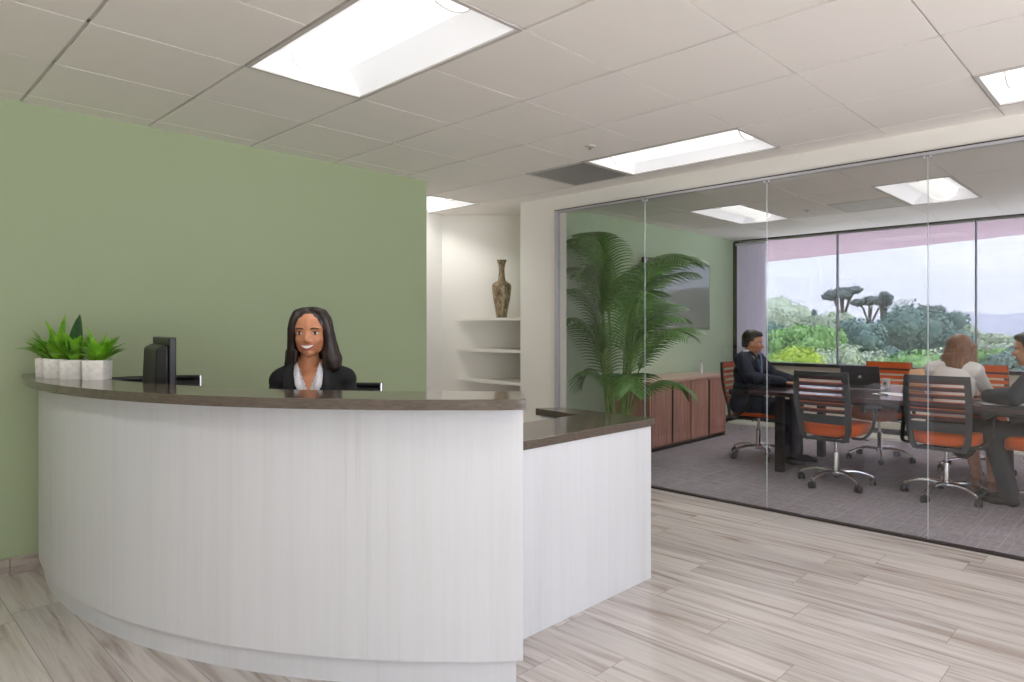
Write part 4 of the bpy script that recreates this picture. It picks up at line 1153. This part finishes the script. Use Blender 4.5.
struct(MB().grid(rows).build('ground_hillside', N.m))
# far ridge
rows = []
for px in range(560, 1500, 10):
    hh = 1.0+.30*math.sin(px*.021)+.16*math.sin(px*.067+1)+.1*math.sin(px*.13)
    top = 1.32+ (hh*8.0+ (4 if px > 930 else 0))*900/670.8
    rows.append([at(px, 640, -30), at(px, 720, top*.45), at(px, 800, top*.8), at(px, 900, top), at(px, 1000, top*.8)])
N = NT('haze_blue_ridge'); f = N.noise(N.coords((.01,.01,.03)), 3, 6, .6)
N.l(N.ramp(f, [(.3,(112,122,160)),(.7,(140,148,180))]), N.b.inputs['Base Color']); N.b.inputs['Roughness'].default_value = 1  # distance haze put into the ridge's blue base colour
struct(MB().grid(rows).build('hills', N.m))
# nearer hills round to the right of the view (seen mirrored in the television)
rows = []
for k in range(46):
    th = R(-75+68*k/45); hh = 1+.25*math.sin(k*.5)+.12*math.sin(k*1.3)
    rows.append([(XW+dd*math.cos(th), dd*math.sin(th), z_) for dd, z_ in ((30,-9),(120,-7),(220,4*hh),(300,15*hh),(380,10*hh))])
struct(MB().grid(rows).build('ground_hills', N.m if False else bpy.data.materials['dry_grass_hillside']))
def foliage(name, a, b, c):
    N = NT(name); f = N.noise(N.coords((1,1,1)), 3.2, 6, .8); N.l(N.ramp(f, [(.3,a),(.5,b),(.7,c)]), N.b.inputs['Base Color']); N.b.inputs['Roughness'].default_value = .8; N.b.inputs['Specular IOR Level'].default_value = .2; return N.m
FG = foliage('mid_green_foliage', (104,150,84), (146,188,112), (190,214,146)); FD = foliage('dark_green_foliage', (88,116,112), (122,150,138), (158,180,160))  # foliage greens lightened to carry the haze of distance
FY = foliage('yellow_green_foliage', (150,178,60), (184,206,84), (214,226,130)); FP = foliage('pale_green_foliage', (160,182,146), (196,208,176), (224,228,206)); FR = foliage('grey_pine_foliage', (96,106,104), (122,132,126), (150,158,150))
BARK = mat('grey_bark', (104,92,82), .9)
def leaves(mb, c, r, n, size, rnd, flat=False):
    for _ in range(n):
        v = Vector((rnd.gauss(0,1), rnd.gauss(0,1), rnd.gauss(0,1))).normalized()
        rr = rnd.uniform(.70,1.16); p = Vector((c[0]+v.x*r[0]*rr, c[1]+v.y*r[1]*rr, c[2]+v.z*r[2]*rr))
        t1 = v.orthogonal().normalized(); t1 = (t1+Vector((rnd.uniform(-.8,.8),)*3)*.6+Vector((rnd.uniform(-.5,.5),rnd.uniform(-.5,.5),rnd.uniform(-.5,.5)))).normalized(); t2 = v.cross(t1).normalized()
        s1 = size*rnd.uniform(.5,1.2); s2 = size*rnd.uniform(.4,.9)
        mb.add([p-t1*s1, p+t2*s2, p+t1*s1, p-t2*s2*.8], [(0,1,2,3)])
def tree(px, d, w, h, fm, lb, seed, kind='round', top=None, name='tree', cat='tree', group='trees on the hillside'):
    """w,h: crown size in metres; top: height of the crown top in the world"""
    rnd = random.Random(seed); x, y, _ = at(px, d); g = ground_h(px, d); z1 = top
    t = empty(name, (x,y,g), rnd.uniform(0,6), lb, cat, group); H = z1-g
    tr = MB(); crown = MB(); lf = MB()
    if kind == 'umbrella':
        tr.tube([(0,0,-.5),(.2,0,H*.5),(.1,.1,H-.6)], [.28,.2,.1], 7)
        blobs = []
        for k in range(6):
            a = k*1.05; q = (w*.34*math.cos(a), w*.34*math.sin(a), H-h*.45+rnd.uniform(-.5,.4)); blobs.append((q, (w*rnd.uniform(.13,.22), w*.18, h*rnd.uniform(.16,.26)))); tr.tube([(.1,.1,H*.62),(q[0]*.6,q[1]*.6,H-h*.9),(q[0],q[1],q[2]-.1)], [.11,.08,.04], 5)
        blobs.append(((0,0,H-h*.3),(w*.2,w*.2,h*.25)))
    elif kind == 'bush':
        blobs = [((rnd.uniform(-.3,.3)*w, rnd.uniform(-.3,.3)*w, H-h*.5+rnd.uniform(-.2,.15)*h), (w*.28, w*.28, h*.36)) for _ in range(7)]
        tr.tube([(0,0,-.5),(0,0,H-h*.4)], [.12,.05], 6)
    elif kind == 'cypress':
        blobs = [((0,0,H-h*(.12+.76*k/5)), (w*(.12+.32*k/5),)*2+(h*.16,)) for k in range(6)]
        tr.tube([(0,0,-.5),(0,0,H-h*.5)], [.2,.08], 6)
    else:
        blobs = [((rnd.uniform(-.36,.36)*w, rnd.uniform(-.36,.36)*w, H-h*.5+rnd.uniform(-.34,.30)*h), (w*rnd.uniform(.13,.24), w*rnd.uniform(.13,.24), h*rnd.uniform(.12,.24))) for _ in range(18)]
        blobs.append(((0,0,H-h*.3),(w*.26,w*.26,h*.28)))
        tr.tube([(0,0,-.5),(.1,0,H-h*.9),(0,.1,H-h*.4)], [.3,.22,.1], 7)
    for c, r in blobs:
        crown.ball(c, tuple(q*.70 for q in r), 10)
        leaves(lf, c, r, int(min(1000, 220*(1+r[0]*r[0]))), .0027*d+.02, rnd)
    for v in range(len(crown.v)):
        p = Vector(crown.v[v]); crown.v[v] = tuple(p+p.normalized()*mnoise.noise(p*1.3)*.25)
    tr.build('trunk', BARK, t)
    lf.add(crown.v, crown.f, True); lf.build('crown', fm, t)
    return t
T = tree
T(905, 58, 7.5, 7.0, FD, 'big dark rounded tree in the middle of the hillside beyond the window', 1, top=3.6)
T(842, 66, 3.6, 1.5, FR, 'tall flat-topped pine rising above the other trees left of centre', 2, 'umbrella', top=5.2)
T(871, 72, 4.2, 1.5, FR, 'second flat-topped pine, just right of the tallest one', 3, 'umbrella', top=4.6)
T(884, 60, 1.5, 1.0, FR, 'small ball-topped pine standing free against the sky', 4, 'umbrella', top=4.4)
T(814, 80, 1.9, 3.2, FD, 'small dark pointed conifer on the left skyline', 5, 'cypress', top=3.2)
T(801, 30, 2.6, 2.1, FY, 'bright yellow-green bush just beyond the window at left', 6, 'bush', top=.55)
T(780, 28, 2.4, 1.5, FG, 'low green shrub at the left end of the window', 7, 'bush', top=.10)
T(795, 46, 4.2, 3.0, FG, 'bright green tree behind the pale house at left', 8, top=1.45)
T(822, 44, 4.0, 3.4, FG, 'bright green tree between the yellow bush and the second mullion', 9, top=1.3)
T(776, 60, 4.0, 3.4, FP, 'pale olive tree at the far left of the hill', 10, top=2.9)
T(797, 74, 5.4, 3.2, FP, 'pale olive tree on the left skyline by the conifer', 11, top=3.0)
T(830, 58, 5.0, 3.6, FP, 'pale green tree under the tallest pine', 12, top=2.6)
T(848, 34, 3.4, 3.4, FP, 'pale speckled tree right of the left mullion', 13, top=.5)
T(860, 46, 4.8, 4.2, FD, 'dark blue-green tree behind the man\'s side of the laptop', 14, top=2.0)
T(880, 38, 3.2, 2.6, FP, 'pale bush below the big dark tree', 15, 'bush', top=-.1)
T(903, 32, 3.8, 2.4, FG, 'light green bush in front of the big dark tree', 16, 'bush', top=.20)
T(925, 36, 3.4, 2.6, FP, 'pale flowering bush left of the bobbed-hair woman', 17, 'bush', top=.15)
T(932, 60, 5.6, 5.2, FD, 'dark green tree right of the big rounded tree', 18, top=2.9)
T(925, 84, 4.5, 3.0, FR, 'greyish feathery tree on the skyline behind the glass seam', 19, top=4.0)
T(955, 70, 7.0, 4.5, FP, 'wide pale tree behind the bobbed-hair woman', 20, top=1.8)
T(990, 74, 6.5, 3.4, FP, 'pale grey-green tree behind the far chair at right', 21, top=.6)
T(1000, 42, 3.6, 2.6, FD, 'darker tree left of the right-hand man\'s face', 22, top=-.3)
T(1024, 58, 6.0, 3.6, FP, 'pale tree behind the right-hand man', 23, top=.5)
T(975, 46, 4.2, 2.6, FG, 'light green tree between the woman and the right mullion', 24, top=-.2)
T(1060, 50, 6.0, 4.0, FD, 'dark tree beyond the far right of the window', 25, top=.4)
T(758, 52, 5.0, 4.0, FD, 'dark tree behind the vertical blinds', 26, top=1.8)
# undergrowth nobody could count
rnd = random.Random(77); ug = MB()
for k in range(150):
    px = rnd.uniform(740, 1080); d = rnd.uniform(26, 100); x, y, _ = at(px, d); g = ground_h(px, d); r = rnd.uniform(.8,1.6)*(1+d/120)
    ug.ball((x,y,g+r*.2), (r*.9,r*.9,r*.7), 8); leaves(ug, (x,y,g+r*.3), (r,r,r*.8), 60, .0027*d+.02, rnd)
tag(ug.build('undergrowth', FP), 'scrub and shrubs covering the hillside beyond the window', 'shrubs', kind='stuff')
# pale house
x, y, _ = at(786, 52); g = ground_h(786, 52)
hs = empty('house', (x,y,g), YAW-PI/2+.25, 'low pale house with a flat grey roof among the trees at left', 'house')
zt = .15-g
MB().box(-1.7,1.3,0,3,-1,zt).build('wall', mat('pale_pink_plaster', (236,222,214), .8), hs)
MB().box(-2.0,1.6,-.4,3.4,zt,zt+.28).build('roof', mat('pale_grey_roof', (176,176,182), .8), hs)
MB().box(.6,1.0,-.03,.02,zt-1.1,zt-.1).build('window', mat('dark_pane', (52,58,66), .2), hs)
x, y, _ = at(996, 90); g = ground_h(996, 90)
hs = empty('house', (x,y,g), YAW-PI/2-.2, 'small white-roofed building in the valley at right', 'house')
zt = -1.6-g
MB().box(-3,3,0,4,-1,zt).build('wall', mat('cream_plaster', (226,218,204), .8), hs)
MB().add([(-3.4,-.4,zt),(3.4,-.4,zt),(3.4,4.4,zt),(-3.4,4.4,zt),(-3.2,2,zt+1.1),(3.2,2,zt+1.1)], [(0,1,5,4),(2,3,4,5),(0,4,3),(1,2,5),(3,2,1,0)]).build('roof', mat('white_roof', (236,236,240), .7), hs)

# thin sea haze lying over the valley
N = NT('valley_haze'); N.t.nodes.remove(N.b); vs = N.n('ShaderNodeVolumeScatter'); vs.inputs['Density'].default_value = .0013; vs.inputs['Color'].default_value = (.93,.95,1,1); vs.inputs['Anisotropy'].default_value = .0
N.l(vs.outputs[0], N.out.inputs['Volume'])
hz = MB().box(24, 1400, -900, 1300, -40, 60).build('haze', N.m); tag(hz, 'thin pale haze over the valley and hills beyond the window', 'haze', kind='stuff')
# ------------------------------------------------------------------ world and sun
w = bpy.data.worlds.new('sky'); SC.world = w; w.use_nodes = True; nt = w.node_tree
bg = nt.nodes['Background']; tc = nt.nodes.new('ShaderNodeTexCoord'); sp = nt.nodes.new('ShaderNodeSeparateXYZ'); nt.links.new(tc.outputs['Generated'], sp.inputs[0])
rp = nt.nodes.new('ShaderNodeValToRGB'); nt.links.new(sp.outputs[2], rp.inputs[0])
e = rp.color_ramp.elements; e[0].position = .0; e[0].color = (*lin((240,242,250)),1); e[1].position = .5; e[1].color = (*lin((206,216,250)),1)
mp = nt.nodes.new('ShaderNodeMapping'); mp.inputs['Scale'].default_value = (1,1,3.2); nt.links.new(tc.outputs['Generated'], mp.inputs[0])
nz = nt.nodes.new('ShaderNodeTexNoise'); nz.inputs['Scale'].default_value = 5; nz.inputs['Detail'].default_value = 6; nt.links.new(mp.outputs[0], nz.inputs['Vector'])
cr_ = nt.nodes.new('ShaderNodeValToRGB'); cr_.color_ramp.elements[0].position = .48; cr_.color_ramp.elements[1].position = .68; nt.links.new(nz.outputs['Fac'], cr_.inputs[0])
mx = nt.nodes.new('ShaderNodeMix'); mx.data_type = 'RGBA'; nt.links.new(cr_.outputs[0], mx.inputs['Factor']); nt.links.new(rp.outputs[0], mx.inputs['A']); mx.inputs['B'].default_value = (1,1,1,1)
nt.links.new(mx.outputs['Result'], bg.inputs[0])
# world brightened below the horizon as added fill light for the lobby ceiling
lt = nt.nodes.new('ShaderNodeMath'); lt.operation = 'LESS_THAN'; lt.inputs[1].default_value = -.06; nt.links.new(sp.outputs[2], lt.inputs[0])
ml = nt.nodes.new('ShaderNodeMath'); ml.operation = 'MULTIPLY_ADD'; ml.inputs[1].default_value = WORLD*(BELOW_FILL-1); ml.inputs[2].default_value = WORLD; nt.links.new(lt.outputs[0], ml.inputs[0]); nt.links.new(ml.outputs[0], bg.inputs[1])
sd = bpy.data.lights.new('sun', 'SUN'); so = bpy.data.objects.new('sun', sd); COL.objects.link(so); sd.energy = SUN; sd.angle = .02; sd.color = (1,.95,.86)
so.rotation_euler = Vector((.35,-.75,.8)).to_track_quat('Z','Y').to_euler()
SC.view_settings.view_transform = 'Standard'; SC.view_settings.look = 'None'; SC.view_settings.gamma = 1; SC.view_settings.exposure = EXPO
SC.view_settings.use_curve_mapping = False
cy = SC.cycles; cy.max_bounces = 10; cy.diffuse_bounces = 5; cy.glossy_bounces = 5; cy.transparent_max_bounces = 24; cy.use_denoising = True
cy.sample_clamp_indirect = 6; cy.caustics_reflective = False; cy.caustics_refractive = False
